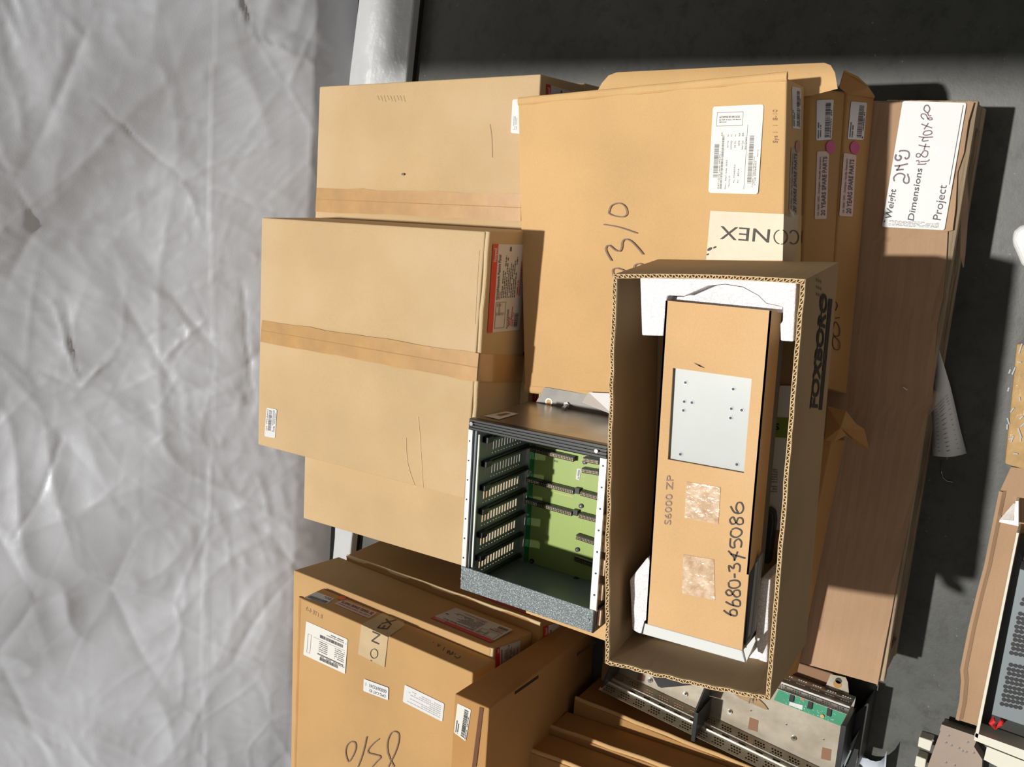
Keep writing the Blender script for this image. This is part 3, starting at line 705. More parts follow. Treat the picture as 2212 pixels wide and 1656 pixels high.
# T1
zt1 = .430
T1c = [W(1119, 222, zt1), W(1700, 168, zt1 + .004), W(1683, 886, zt1), W(1133, 836, zt1)]
T1b = [p - Vector((0, 0, .072)) for p in T1c]
T1b[1] = W(1738, 188, zt1 - .079); T1b[2] = W(1724, 868, zt1 - .079)
rT1, _, PT1 = carton('spare parts carton on top of the right stack with white label and TRICONEX tape'.replace('TRICONEX', 'printed beige'), T1c, bottom=T1b, m=KRAFT2)
up = Vector((0, 0, .0)); 
roll_edge(rT1, PT1['T'][0] + Vector((.002, 0, -.002)), PT1['T'][1] + Vector((.002, 0, -.002)), .007, KRAFT2)
roll_edge(rT1, PT1['T'][3] + Vector((-.002, 0, -.004)), PT1['T'][2] + Vector((-.002, 0, -.004)), .0085, KRAFT2)
P = PT1['top']
q = [cA(42, 895), cA(82, 125), cA(538, 105), cA(485, 908)]          # u up the picture, v to the right
lab = sticker(rT1, 'shipping_label', P, q, CREAM, r=.03, ar=1.6); lab['label'] = 'large cream label with barcodes and a stamped box'
f = q2(P, q, .0012); mb = MB()
bars(mb, f, .18, .57, .075, .165, 'u', 40, .0012, 2); bars(mb, f, .12, .66, .765, .85, 'u', 50, .0012, 4); bars(mb, f, .05, .67, .22, .26, 'u', 90, .0012, 6)
def fx(s, u0, u1, v1, v0, b=0.): 
    v, fc = text_mesh(s, b); x0 = min(p[0] for p in v); x1 = max(p[0] for p in v)
    mb.add([f(u0 + (u1 - u0) * (x - x0) / (x1 - x0), v1 + (v0 - v1) * y / CAPH, .0013) for x, y in v], fc)
fx('CAT-ID/Q Level: 692341-1', .05, .48, .205, .175); fx('0021-I546  0032', .14, .38, .345, .32); fx('FOXBORO', .18, .33, .51, .485); fx('8310', .20, .28, .59, .565); fx('Sys Chem', .50, .64, .70, .67); fx('UTC#: 2000645457', .10, .37, .93, .895)
fx('P.PO00021-D46E/EC280002-R0032', .08, .42, .885, .865); fx('N', .65, .67, .345, .32); fx('N', .65, .67, .415, .39); fx('N', .65, .67, .49, .465); fx('NA', .65, .69, .57, .54); fx('SR', .65, .69, .64, .61); fx('EA', .66, .70, .22, .195)
fx('Normal', .52, .60, .345, .32); fx('COD/REQ', .50, .60, .415, .39); fx('EQ REL', .52, .60, .49, .465); fx('ASME', .54, .60, .57, .54); fx('Safety Class', .50, .60, .64, .61); fx('Facility D', .08, .20, .415, .39); fx('PO#/Ln', .05, .12, .345, .32); fx('Part', .12, .16, .59, .565); fx('M/L', .12, .16, .51, .485); fx('Expires', .42, .50, .95, .93)
for a, b, c, d in ((.05, .78, .705, .71), (.77, .93, .09, .095), (.77, .93, .60, .605), (.77, .775, .09, .60), (.925, .93, .09, .60)):
    mb.quad(f(a, c), f(b, c), f(b, d), f(a, d))
printing(lab, mb, INKG)
mb = MB(); 
v, fc = text_mesh('ACCEPTED BY OPG SCQS', .02)
def fy(s, c0, c1, v0, v1):
    v, fc = text_mesh(s, .01); x0 = min(p[0] for p in v); x1 = max(p[0] for p in v)
    mb.add([f(c0 + (c1 - c0) * (y / CAPH), v0 + (v1 - v0) * (x - x0) / (x1 - x0), .0013) for x, y in v], fc)
fy('ACCEPTED BY OPG SCQS', .862, .885, .14, .54); fy('REC INSP  B. Pastian  SAFE Material', .835, .85, .14, .56); fy('2012-12-21', .81, .825, .14, .28)
printing(lab, mb, INKG, 'stamp')
bar_label(rT1, PT1['front'], [cZ(520, 1055), cZ(510, 405), cZ(655, 435), cZ(640, 1070)], 9)
dot(rT1, PT1['front'], cZ(605, 1345), 5.6, 13, FADED)
spare_label(rT1, PT1['front'], [cA(762, 1045), cA(782, 492), cA(846, 500), cA(838, 1115)], mtl=mat('label_faded', (.34, .24, .17), .5), m2=MARKB)
# printed tape over the edge
ftop = [cA(60, 1055), cA(716, 1085), cA(706, 1500), cA(22, 1495)]
tp = flat_part(rT1, 'printed_tape', P, ftop, TAPE2, off=.0010); tp['label'] = 'beige tape printed with black capitals'
tp2 = flat_part(rT1, 'tape_end', PT1['front'], [cA(716, 1085), cA(955, 1100), cA(960, 1180), cA(935, 1500), cA(706, 1500)], TAPE2, off=.001)
mb = MB(); text(mb, 'NEX', P, cA(592, 1222), cA(150, 1192), cA(580, 1345), off=.0022, bold=-.004)
# big round O over the edge, then C I R on the front face
for (plane, cc, rx, ry) in ((P, cA(690, 1290), 15, 15.5),):
    pts = [(cc[0] + rx * math.cos(a * .2618), cc[1] + ry * math.sin(a * .2618)) for a in range(25)]
    left = [p for p in pts if p[0] <= 1693]; stroke(mb, P, [p for p in pts[7:18]], 1.9, .0022)
    stroke(mb, PT1['front'], pts[-6:-1] + pts[0:7], 1.9, .0022)
printing(tp, mb, MARKB, 'lettering')
mb = MB(); stroke(mb, PT1['front'], [cA(775, 1255), cA(800, 1230), cA(835, 1245), cA(852, 1290), cA(835, 1340), cA(800, 1352), cA(775, 1335)], 1.9, .0022)
stroke(mb, PT1['front'], [cA(885, 1232), cA(880, 1345)], 1.9, .0022, False); stroke(mb, PT1['front'], [cA(942, 1235), cA(940, 1345), cA(925, 1345), cA(910, 1330), cA(905, 1300), cA(940, 1290)], 1.9, .0022); stroke(mb, PT1['front'], [cA(935, 1290), cA(915, 1240)], 1.9, .0022, False)
printing(tp2, mb, MARKB, 'lettering')
mb = MB()
for c_, a_, b_ in ((cA(52, 1398), 5, 4), (cA(97, 1383), 3.4, 2.6), (cA(35, 1445), 2.4, 2)):
    mb.add([P.at(c_[0] + a_ * math.cos(k * .5236 + .6), c_[1] + b_ * math.sin(k * .5236), .0022) for k in range(12)], [list(range(12))])
printing(tp, mb, MARKB, 'logo_dots')
mb = MB()
stroke(mb, P, [cX(625, 880), cX(640, 845), cX(680, 832), cX(712, 850), cX(722, 888), cX(700, 905), cX(655, 900), cX(628, 888), cX(625, 880)], 2.4)
stroke(mb, P, [cX(598, 945), cX(680, 960), cX(775, 992)], 2.4)
stroke(mb, P, [cT(1105, 288), cT(1065, 215), cT(1068, 180), cT(1092, 174), cT(1130, 205), cT(1165, 215), cT(1180, 190), cT(1185, 148), cT(1208, 126), cT(1250, 140), cT(1300, 190), cT(1340, 240)], 2.8)
stroke(mb, P, [cT(1128, 430), cT(1113, 360), cT(1140, 342), cT(1175, 350), cT(1220, 365), cT(1262, 352), cT(1280, 320), cT(1310, 308), cT(1350, 325), cT(1370, 380)], 2.6)
printing(rT1, mb, MARK, 'handwriting')
mb = MB(); text(mb, 'Sys 1  1  8-10', P, cA(655, 450), cA(655, 150), cA(615, 450), off=.0009); printing(rT1, mb, STAMP, 'pencil_note')
mb = MB(); vs = [PT1['front'].at(*cA(765, 1040), .002), PT1['front'].at(*cA(805, 1070), .006), PT1['front'].at(*cA(812, 1112), .004), PT1['front'].at(*cA(785, 1090), .009)]
build('peeled_corner', mb.add(vs, [[0, 1, 2, 3]]), WHITE, rT1)

# ================================================================ carton under card cage and open box, low carton in front of it
NZ = .428
Nc = [W(1163, 800, NZ), W(1700, 905, NZ), W(1640, 1520, NZ), W(1135, 1324, NZ)]
x1n = T1c[3].x - .006
Nc = [Vector((x1n, W(1163, 850, NZ).y, NZ)), Vector((x1n, .405, NZ)), Vector((W(1310, 1386, NZ).x, .42, NZ)), W(1135, 1324, NZ)]
Nc[2].x = W(1310, 1388, NZ).x; Nc[3] = Vector((W(1135, 1324, NZ).x, W(1135, 1324, NZ).y, NZ))
rN, _, PN = carton('pale carton carrying the card cage, its torn left edge showing beneath', Nc, t=NZ - ZS, m=KRAFT2)
KZ = .235
Kt = [Vector((-.40, .40, KZ)), W(1799, 950, KZ), W(1690, 1470, KZ), Vector((-.92, .40, KZ))]
Kb = [Vector((-.40, .40, ZS)), W(1827, 950, ZS), W(1723, 1452, ZS), Vector((-.92, .40, ZS))]
Kt[3].x = Kt[2].x; Kb[3].x = Kb[2].x; Kt[0].x = Kt[1].x; Kb[0].x = Kb[1].x
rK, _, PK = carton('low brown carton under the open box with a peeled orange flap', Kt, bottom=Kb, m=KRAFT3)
# peeled flap
fp = [cK(485, 435), cK(705, 485), cK(830, 640), cK(925, 715), cK(975, 940), cK(855, 895), cK(710, 770), cK(560, 850), cK(450, 830)]
hz = [KZ + .03, KZ + .035, KZ + .02, KZ + .012, ZS + .006, ZS + .012, KZ + .008, KZ + .004, KZ + .004]
ctr = W(*cK(640, 680), KZ + .035)
mb = MB(); vs = [W(p[0], p[1], h) for p, h in zip(fp, hz)] + [ctr]; mb.add(vs, [[9, i, (i + 1) % 9] for i in range(9)])
o = build('peeled_flap', mb, KRAFT3, rK, solid=.003)

# ================================================================ open FOXBORO box
ZR, ZB = .625, .433
foxT = [W(1325, 592, ZR), W(1740, 603, ZR), W(1663, 1512, ZR), W(1307, 1432, ZR)]
foxB = [W(1421, 560, ZB), W(1812, 566, ZB), W(1741, 1389, ZB), None]; foxB[3] = foxB[2] + foxB[0] - foxB[1] + (foxT[3] - foxT[2] - foxT[0] + foxT[1])
def openbox():
    c = sum(foxB, Vector()) / 4; root = thing('open_cardboard_box', 'worn open cardboard box printed FOXBORO holding foam and a grey panel'.replace('FOXBORO', 'in black on its front'), 'box', c)
    T = [Vector(p) for p in foxT]; B = [Vector(p) for p in foxB]
    ce = sum(T, Vector()) / 4; th = .006
    def inset(Q):
        out = []
        for i in range(4):
            p = Q[i]; a = (Q[(i + 1) % 4] - p).normalized(); b = (Q[i - 1] - p).normalized(); out.append(p + a * th + b * th)
        return out
    Ti = inset(T); Bi = inset(B); names = ['front', 'x', 'x', 'x']
    order = [('right_wall', 0, 1), ('front_wall', 1, 2), ('left_wall', 2, 3), ('rear_wall', 3, 0)]
    walls = {}
    r = random.Random(3)
    for nm, i, j in order:
        N = 26; mo = MB(); dz = Vector((0, 0, -.004))
        bow = 0.0 if nm == 'front_wall' else .003
        cr = (T[j] - T[i]).cross(Vector((0, 0, 1))).normalized()
        if (ce - T[i]).dot(cr) > 0: cr = -cr
        jag = [0] + [r.uniform(-.0022, .0022) for _ in range(N - 1)] + [0]
        rows = []
        for k in range(N + 1):
            u = k / N; bo = cr * (bow * math.sin(math.pi * u)) 
            to = T[i].lerp(T[j], u) + bo + dz + Vector((0, 0, jag[k])); ti = Ti[i].lerp(Ti[j], u) + bo + dz + Vector((0, 0, jag[k])); bo_ = B[i].lerp(B[j], u); bi = Bi[i].lerp(Bi[j], u)
            rows.append((to, ti, bi, bo_))
        vs = [p for rw in rows for p in rw]; fs = []
        for k in range(N):
            for s in range(4): fs.append([k * 4 + s, k * 4 + (s + 1) % 4, (k + 1) * 4 + (s + 1) % 4, (k + 1) * 4 + s])
        fs += [[0, 1, 2, 3], [N * 4 + 3, N * 4 + 2, N * 4 + 1, N * 4]]
        mo.add(vs, fs); w = build('wall_panel', mo, KRAFTF, root); walls[nm] = w
        # corrugated raw edge: two liners and the wavy medium between
        me = MB(); L = (T[j] - T[i]).length; nf = int(L / .0085)
        up_ = Vector((0, 0, .0045))
        for side in (0, 1):
            for k in range(N):
                a = rows[k][side]; b = rows[k + 1][side]; inn = (rows[k][1 - side] - a).normalized() * .0011
                h0 = up_ * (1 + .25 * math.sin(k * 3.1 + side)); h1 = up_ * (1 + .25 * math.sin((k + 1) * 3.1 + side))
                me.quad(a, b, b + h1, a + h0); me.quad(a + inn, b + inn, b + h1 + inn, a + h0 + inn); me.quad(a + h0, b + h1, b + h1 + inn, a + h0 + inn)
        pts = []
        for k in range(nf * 6 + 1):
            u = k / (nf * 6); x = u * N; k0 = min(int(x), N - 1); fr = x - k0
            a = rows[k0][0].lerp(rows[k0 + 1][0], fr); b = rows[k0][1].lerp(rows[k0 + 1][1], fr)
            pts.append(a.lerp(b, .5 + .40 * math.sin(u * nf * 2 * math.pi)))
        tdir = (T[j] - T[i]).normalized() * .0006; ndir = cr * .0005
        for k in range(len(pts) - 1):
            a, b = pts[k], pts[k + 1]; d_ = (b - a).cross(Vector((0, 0, 1))).normalized() * .0006
            me.hexa([a + up_ * .9 - d_, b + up_ * .9 - d_, b + up_ * .9 + d_, a + up_ * .9 + d_], [a - d_, b - d_, b + d_, a + d_])
        build('corrugated_edge', me, LINER, w)
    build('bottom_panel', MB().hexa([p + Vector((0, 0, .005)) for p in Bi], [p + Vector((0, 0, .0005)) for p in Bi]), KRAFTF, root)
    P = pl3(T[1], T[2], B[1])
    mb = MB(); a0 = c3(1440, 1012); 
    text(mb, 'FOXBORO', P, c3(1437, 1008), c3(1504, 292), c3(1393, 1003), off=.0015, bold=.028)
    for O_, E_, w_ in ((c3(1390, 1012), c3(1478, 290), 1.4), (c3(1455, 1020), c3(1522, 312), 7.5)): stroke(mb, P, [O_, E_], w_, .0012, False)
    # slab serifs
    o = build('lettering', mb, INK, walls['front_wall']); o['label'] = 'black italic slab capitals with a heavy bar below'
    mb = MB()
    for k in range(3):
        for s in range(3): stroke(mb, P, [c3(1432 + k * 13 , 180 + s * 45 + k * 6), c3(1436 + k * 13, 200 + s * 45 + k * 6)], 1.6, .0012, False)
    build('faint_stamp', mb, mat('faint_stamp_ink', (.20, .13, .07), .7), walls['front_wall'])
    # torn bottom-left flap and the wire staple
    tf = [c1(1920, 590), c1(1990, 565), c1(2150, 600), c1(2199, 640)]
    pz = ZR - .012
    tear = [W(1577, 1492, ZR - .01), W(1590, 1488, ZR - .01), W(1612, 1492, ZR - .012), W(1636, 1507, ZR - .014), W(1652, 1522, ZR - .02), W(1660, 1533, ZR - .03), W(1654, 1532, ZR - .03), W(1630, 1520, ZR - .03), W(1600, 1509, ZR - .022)]
    build('torn_flap', MB().add(tear, [list(range(9))]), KRAFTF, root, solid=.002)
    mb = MB(); a = W(1624, 1496, ZR + .002); b = W(1618, 1518, ZR - .01)
    mb.cyl(a, b - a, .0009, (b - a).length, 8); mb.cyl(W(1621, 1499, ZR + .002), W(1627, 1516, ZR - .01) - W(1621, 1499, ZR + .002), .0008, .022, 8)
    build('wire_staple', mb, SHINY, root)
openbox()
ZI = ZB + .007
# foam ends
def foam():
    zt = ZR - .008
    pts = [c3(302, 178), c3(700, 182), c3(1303, 196), c3(1283, 585), c3(1200, 580), c3(1197, 470), c3(1213, 455), c3(1215, 362), c3(1110, 340), c3(1060, 290), c3(960, 235), c3(850, 218), c3(740, 228), c3(660, 262), c3(585, 295), c3(480, 290), c3(470, 330), c3(452, 548), c3(314, 545)]
    top = [W(x, y, zt) for x, y in pts]; bot = [Vector((p.x, p.y, ZI + .002)) for p in top]
    r = thing('foam_end_piece', 'white bead foam end block with an arched cut-out at the right of the open box', 'packing foam', (top[0].x, top[0].y, ZI + .002))
    build('block', MB().hexa(top, bot), FOAM, r, bevel=.002)
    # recessed step inside the arch
    st = [c3(480, 296), c3(585, 298), c3(660, 264), c3(740, 230), c3(850, 220), c3(960, 238), c3(1060, 292), c3(1110, 342), c3(1212, 362), c3(1210, 400), c3(472, 330)]
    s2 = [W(x, y, zt - .022) for x, y in st]; build('recess', MB().hexa(s2, [Vector((p.x, p.y, ZI + .004)) for p in s2]), FOAM, r)
    # lower end: two cheeks and a base
    z2 = ZR - .055
    r = thing('foam_end_piece', 'white bead foam end block with two tapered cheeks at the left of the open box', 'packing foam', W(1400, 1300, ZI + .002))
    A = [c4(350, 600), c4(235, 745), c4(250, 1065), c4(300, 1092), c4(360, 1075), c4(380, 640)]
    t = [W(*p, z2) for p in A]; build('cheek', MB().hexa(t, [Vector((p.x, p.y, ZI + .002)) for p in t]), FOAM, r, bevel=.003)
    A = [c4(1072, 735), c4(1138, 740), c4(1124, 930), c4(1116, 1278), c4(1060, 1262), c4(1040, 1130), c4(1035, 880)]
    t = [W(*p, z2) for p in A]; build('cheek', MB().hexa(t, [Vector((p.x, p.y, ZI + .002)) for p in t]), FOAM, r, bevel=.003)
    A = [c4(300, 1060), c4(1116, 1275), c4(1110, 1150), c4(340, 1000)]
    t = [W(*p, ZR - .10) for p in A]; build('base', MB().hexa(t, [Vector((p.x, p.y, ZI + .002)) for p in t]), FOAM, r)
foam()
def sleeve():
    zt = ZR - .006; td = .047
    q = [(1438, 649), (1667, 671), (1603, 1404), (1395, 1346)]
    T = [W(x, y, zt) for x, y in q]; P = Pl((0, 0, zt), (0, 0, 1))
    root = thing('cardboard_sleeve', 'long kraft cardboard sleeve with square window and handwritten number inside the open box', 'cardboard sleeve', W(1520, 1000, zt - td))
    # top panel with window: u from right end (top of picture) to left end, v across
    win = [c3(513, 752), c3(1017, 822), c3(967, 1424), c3(480, 1336)]
    w = [W(x, y, zt) for x, y in win]
    th = Vector((0, 0, -.003)); mb = MB()
    fs = [[T[0], T[1], w[1], w[0]], [T[1], T[2], w[2], w[1]], [T[2], T[3], w[3], w[2]], [T[3], T[0], w[0], w[3]]]
    for f_ in fs: mb.slab(f_, th)
    build('top_panel', mb, SLEEVE, root)
    def side(a, b, h, nm='side_panel'):
        d = (b - a).normalized(); n = Vector((d.y, -d.x, 0)) * .003
        mb = MB().hexa([a, b, b + n, a + n], [p - Vector((0, 0, h)) for p in (a, b, b + n, a + n)]); return build(nm, mb, SLEEVE, root)
    cut = Pl(T[1], (T[2] - T[1]).cross(Vector((0, 0, 1)))); c_ = cut.at(1618, 1226); c_.z = zt
    bend = cut.at(1645, 1193)
    a = T[1]; b = T[1].lerp(T[2], .765); n = Vector((0, .003, 0))
    poly = [a, b, Vector((b.x + .02, b.y, zt - td)), Vector((a.x, a.y, zt - td))]
    build('side_panel', MB().slab(poly, n), SLEEVE, root)
    poly = [T[0], T[3], T[3] - Vector((0, 0, td)), T[0] - Vector((0, 0, td))]
    build('side_panel', MB().slab(poly, -n), SLEEVE, root)
    q = [c4(600, 118), c4(818, 155), c4(803, 390), c4(588, 350)]; sticker(root, 'tape_patch', P, q, TAPED, r=.02)
    q = [c4(580, 583), c4(775, 615), c4(782, 875), c4(572, 830)]; sticker(root, 'tape_patch', P, q, TAPED, r=.02)
    mb = MB(); text(mb, 'S6000 ZP', P, c4(498, 395), c4(515, 78), c4(455, 393), off=.0012); build('stamped_lettering', mb, mat('grey_stamp', (.30, .22, .17), .7), root)
    mb = MB(); st = lambda *pts: stroke(mb, P, [c4(*p) for p in pts], 3.1, .0012)
    st((835, 940), (870, 965), (915, 975), (918, 945), (895, 935), (875, 950), (885, 975))
    st((848, 885), (885, 905), (935, 915), (940, 885), (915, 872), (893, 885), (900, 912))
    st((862, 810), (850, 825), (865, 845), (890, 840), (905, 815), (935, 815), (940, 845), (915, 855), (893, 835), (880, 815), (862, 810))
    st((868, 760), (872, 790), (905, 800), (938, 785), (935, 758), (905, 748), (872, 755))
    st((905, 705), (907, 735))
    st((874, 695), (869, 655), (898, 674), (903, 652), (922, 642), (940, 658), (936, 696))
    st((865, 560), (900, 600), (905, 625)); st((880, 580), (975, 608)); st((905, 622), (925, 565))
    st((880, 480), (878, 530), (905, 540), (905, 505), (930, 485), (950, 505), (945, 540))
    st((885, 430), (882, 460), (915, 475), (948, 455), (948, 430), (915, 415), (888, 425))
    st((890, 345), (875, 365), (890, 390), (915, 380), (930, 350), (955, 355), (958, 385), (930, 392), (910, 370), (900, 348), (890, 345))
    st((880, 275), (905, 315), (945, 320), (962, 290), (950, 255), (925, 255), (915, 290), (930, 318))
    build('handwriting', mb, MARKB, root)
    mb = MB(); cm = crop(1280, 540, 2.957)
    for k in range(5): stroke(mb, P, [cm(648 + k * 8, 720 + k * 3), cm(690 + k * 6, 745 + k * 2)], 1.2, .0008)
    build('scuff_marks', mb, STAMP, root)
    # the steel panel unit lying in the sleeve
    zu = zt - .006
    ur = thing('steel_panel_unit', 'grey steel panel unit with drilled plate and white end bracket inside the sleeve', 'equipment', W(1520, 1000, ZI + .03))
    g = [c3(516, 756), c3(1016, 824), c3(967, 1422), c3(482, 1334)]
    q_ = [c3(500, 700), c3(1060, 760), c4(955, 1185), c4(350, 1010)]
    Tq = [T[0].lerp(T[3], .06), T[1].lerp(T[2], .06), T[2].lerp(T[1], -.012), T[3].lerp(T[0], -.008)]
    ins = [Tq[0] + Vector((0, -.008, 0)), Tq[1] + Vector((0, .007, 0)), Tq[2] + Vector((0, .006, 0)), Tq[3] + Vector((0, -.006, 0))]
    ins = [Vector((p.x, p.y, zu)) for p in ins]
    build('casing', MB().hexa([p - Vector((0, 0, .001)) for p in ins], [Vector((p.x, p.y, zu - .09)) for p in ins]), UNITG, ur, bevel=.002)
    # drilled plate with real round holes
    PP = Pl((0, 0, zu), (0, 0, 1)); holes = [(594, 845), (899, 887), (586, 967), (635, 973), (581, 1023), (887, 1012), (953, 1021), (882, 1071), (562, 1303), (922, 1368)]
    gq = [PP.at(*c3(505, 740)), PP.at(*c3(1030, 812)), PP.at(*c3(975, 1432)), PP.at(*c3(470, 1345))]
    build('drilled_plate', MB().slab(gq, (0, 0, -.0008)), PLATE, ur)
    for h in holes:
        c_ = PP.at(*c3(*h)); build('countersunk_hole', MB().cyl(c_ + Vector((0, 0, .0002)), (0, 0, 1), .0034, .0003, 18), UNITG, ur)
        build('hole_bore', MB().cyl(c_ + Vector((0, 0, .0006)), (0, 0, 1), .0019, .0003, 14), INK, ur)
    # end bracket
    e = [W(*c4(322, 1012), zu), W(*c4(350, 1020), zu), W(*c4(955, 1195), zu), W(*c4(985, 1275), zu), W(*c4(940, 1268), zu), W(*c4(312, 1090), zu)]
    e = [W(*c4(330, 1022), zu), W(*c4(955, 1197), zu), W(*c4(975, 1275), zu), W(*c4(318, 1092), zu)]
    build('end_bracket', MB().slab(e, (0, 0, -.085)), ENDW, ur, bevel=.0015)
    e = [W(*c4(330, 1010), zu), W(*c4(335, 1024), zu), W(*c4(320, 1094), zu), W(*c4(310, 1088), zu)]
    build('bracket_gasket', MB().slab(e, (0, 0, -.06)), BLK, ur)
    e = [W(*c4(965, 1190), zu - .004), W(*c4(1035, 1105), zu - .004), W(*c4(1040, 1135), zu - .004), W(*c4(980, 1272), zu - .004)]
    build('bracket_lug', MB().slab(e, (0, 0, -.01)), ENDW, ur)
    # ribbed steel flange along the front side
    e = [W(*c4(1003, 650), zu - .02), W(*c4(1078, 580), zu - .02), W(*c4(1030, 1080), zu - .02), W(*c4(970, 1180), zu - .02)]
    build('side_flange', MB().slab(e, (0, 0, -.012)), UNITG, ur, bevel=.002)
    e = [W(*c4(1040, 640), zu - .016), W(*c4(1052, 628), zu - .016), W(*c4(1003, 1100), zu - .016), W(*c4(990, 1115), zu - .016)]
    build('flange_rib', MB().slab(e, (0, 0, -.004)), PLATE, ur)
sleeve()
# booklet and dark cover at the bottom of the open box
def booklet():
    z = ZI + .004; P = Pl((0, 0, z), (0, 0, 1))
    q = [c3(1120, 862), c3(1300, 868), c3(1235, 1790), c3(1060, 1780)]
    pts = [P.at(*p) for p in q]
    o = build('instruction_sheet', MB().slab(pts, (0, 0, -.002)), PAPER); tag(o, 'printed instruction sheet with a green band lying at the bottom of the open box', 'paper')
    o['_org'] = tuple(o.location)
    f = [c3(1100, 1062), c3(1270, 1072), c3(1262, 1200), c3(1090, 1190)]
    build('green_band', MB().slab([P.at(*p, .0009) for p in f], (0, 0, -.0007)), GREENB, o)
    mb = MB(); text(mb, 'S', P, c3(1162, 1146), c3(1192, 1148), c3(1164, 1106), off=.0012, bold=.03)
    for k, s in enumerate(['satisfac-', 'These', 'correct', 'proper', 'where it', 'equipment.', '', 'Foxboro', 'about', 'sure to']):
        if s: text(mb, s, P, c3(1183 - 6.2 * len(s) - k * .6, 1404 + k * 15.5), c3(1183 - k * .6, 1406 + k * 15.5), c3(1183 - 6.2 * len(s), 1394 + k * 15.5), off=.0012, bold=.012)
    printing(o, mb, INK)
    z = ZI + .006; pts = [W(*c4(1104, 282), z), W(*c4(1150, 272), z), W(*c4(1180, 300), z), W(*c4(1185, 360), z), W(*c4(1150, 625), z), W(*c4(1082, 618), z)]
    o = build('plastic_cover', MB().slab(pts, (0, 0, .02)), mat('dark_green_grey_plastic', (.035, .05, .05), .4), bevel=.003); tag(o, 'dark grey plastic cover with rounded corner beside the sleeve in the open box', 'plastic part')
booklet()

# ================================================================ card cage
def card_cage():
    zr, zb = .615, NZ + .002
    root = thing('card_cage', 'open metal card cage with green backplane standing on the pale carton', 'electronics rack', W(1150, 1110, zb))
    r_ = lambda x, y, z=zr: W(x, y, z)
    A, B, C_, D = r_(1017, 905), r_(1311, 964), r_(1279, 1366), r_(995, 1270)
    dz = Vector((0, 0, -(zr - zb)))
    inr = (B - A).normalized(); dn = (D - A).normalized()
    # right wall, smooth scuffed steel with mounting ear
    build('right_wall', MB().hexa([A, B, B + dn * .0015, A + dn * .0015], [p + dz for p in (A, B, B + dn * .0015, A + dn * .0015)]), STEEL, root)
    lp = q2(pl3(A, B, A + dz), [cR(345, 240), cR(660, 180), cR(830, 210), cR(560, 290)], .001)
    mb = MB(); mb.quad(lp(0, 0), lp(1, 0), lp(1, 1), lp(0, 1)); lb = build('worn_label', mb, mat('worn_silver_label', (.50, .47, .42), .5, var=.15, vscale=200), root)
    mb = MB(); mb.quad(lp(.4, .25, .0014), lp(.85, .25, .0014), lp(.85, .6, .0014), lp(.4, .6, .0014)); build('printing', mb, MARK, lb)
    ear = [W(*cN(590, 745), zb + .001), W(*cN(660, 680), zb + .028), W(*cN(2090, 1000), zb + .028), W(*cN(2150, 1130), zb + .001)]
    base0 = (A + dz); base1 = (B + dz)
    hE = .030; PE = pl3(base0 , base1, base0 + Vector((0, 0, 1)))
    out = Vector((inr.y, -inr.x, 0)); out = -dn
    e = [base0 + inr * .015, base0 + inr * .03 + out * .030, base1 - inr * .01 + out * .030, base1]
    e = [p + Vector((0, 0, .001)) for p in e]
    er = build('mounting_ear', MB().slab(e, (0, 0, .0018)), DULL, root)
    PEar = Pl((0, 0, zb + .003), (0, 0, 1))
    c_ = PEar.at(*cN(790, 810)); build('slot_hole', MB().cyl(c_, (0, 0, 1), .0055, .0006, 18), KRAFT2, er); build('hole_rim', MB().ring(c_ + Vector((0, 0, .0008)), (0, 0, 1), .0052, .007), ALU, er)
    c_ = PEar.at(*cN(1150, 870)); build('stud_bolt', MB().cyl(c_, Vector((-.1, -.2, 1)), .0035, .022, 10).cyl(c_, (0, 0, 1), .006, .004, 6), SHINY, er)
    # front (near) wall with clips
    inw = -inr
    build('front_wall', MB().holed(B, C_ - B, dz, [(.09 + .135 * k, .13 + .135 * k, .55, .85) for k in range(6)]), STEEL, root, solid=.0015)
    # rear wall with slotted vents
    Ai = A + inr * .012; Di = D + inr * .012
    holes = []
    for g in range(6):
        u0 = .155 + g * .140
        for k in range(13): v0 = .17 + k * .048; holes.append((u0, u0 + .048, v0, v0 + .026))
        for k in range(13): v0 = .17 + k * .048; holes.append((u0 + .064, u0 + .070, v0, v0 + .020))
    build('rear_wall', MB().holed(Ai, Di - Ai, dz, holes), INNER, root, solid=.0012)
    # card guides running down the rear wall
    for g in range(7):
        u = .105 + g * .140; p = Ai.lerp(Di, u) + dz * .10 + inr * .0005
        mb = MB().box(p, (Di - Ai) * .028, inr * .007, dz * .78); mb.box(p + (Di - Ai) * .010 + inr * .007, (Di - Ai) * .006, inr * .003, dz * .78)
        mb.box(p + inr * .001 - dz * .0, (Di - Ai) * .034, inr * .011, dz * .09)
        build('card_guide', mb, BLK, root, bevel=.0006)
        mb = MB().box(p + dz * .72 + inr * .007 + (Di - Ai) * .02, (Di - Ai) * .003, inr * .002, dz * .08); build('guide_glint', mb, SHINY, root)
    # left wall (deep side) and base
    Ci = C_; 
    build('left_wall', MB().hexa([D + dz * .02, C_ + dz * .02, C_ + dz * .02 - dn * .0015, D + dz * .02 - dn * .0015], [D + dz, C_ + dz, C_ + dz - dn * .0015, D + dz - dn * .0015]), INNER, root)
    fl_ = [p + dz + Vector((0, 0, .002)) for p in (A, B, C_, D)]
    build('base_plate', MB().slab(fl_, (0, 0, -.0018)), INNER, root)
    # backplane board
    zp = zb + .016
    pb = [W(1148, 958, zp), W(1306, 992, zp), W(1290, 1272, zp), W(1132, 1217, zp)]
    bd = build('backplane_board', MB().slab(pb, (0, 0, -.0016)), BOARD, root)
    PB = Pl((0, 0, zp), (0, 0, 1))
    g = [(1144, 957), (1156, 960), (1140, 1220), (1128, 1216)]
    build('board_margin', MB().slab([PB.at(*p, .0012) for p in g], (0, 0, -.001)), BOARDG, bd)
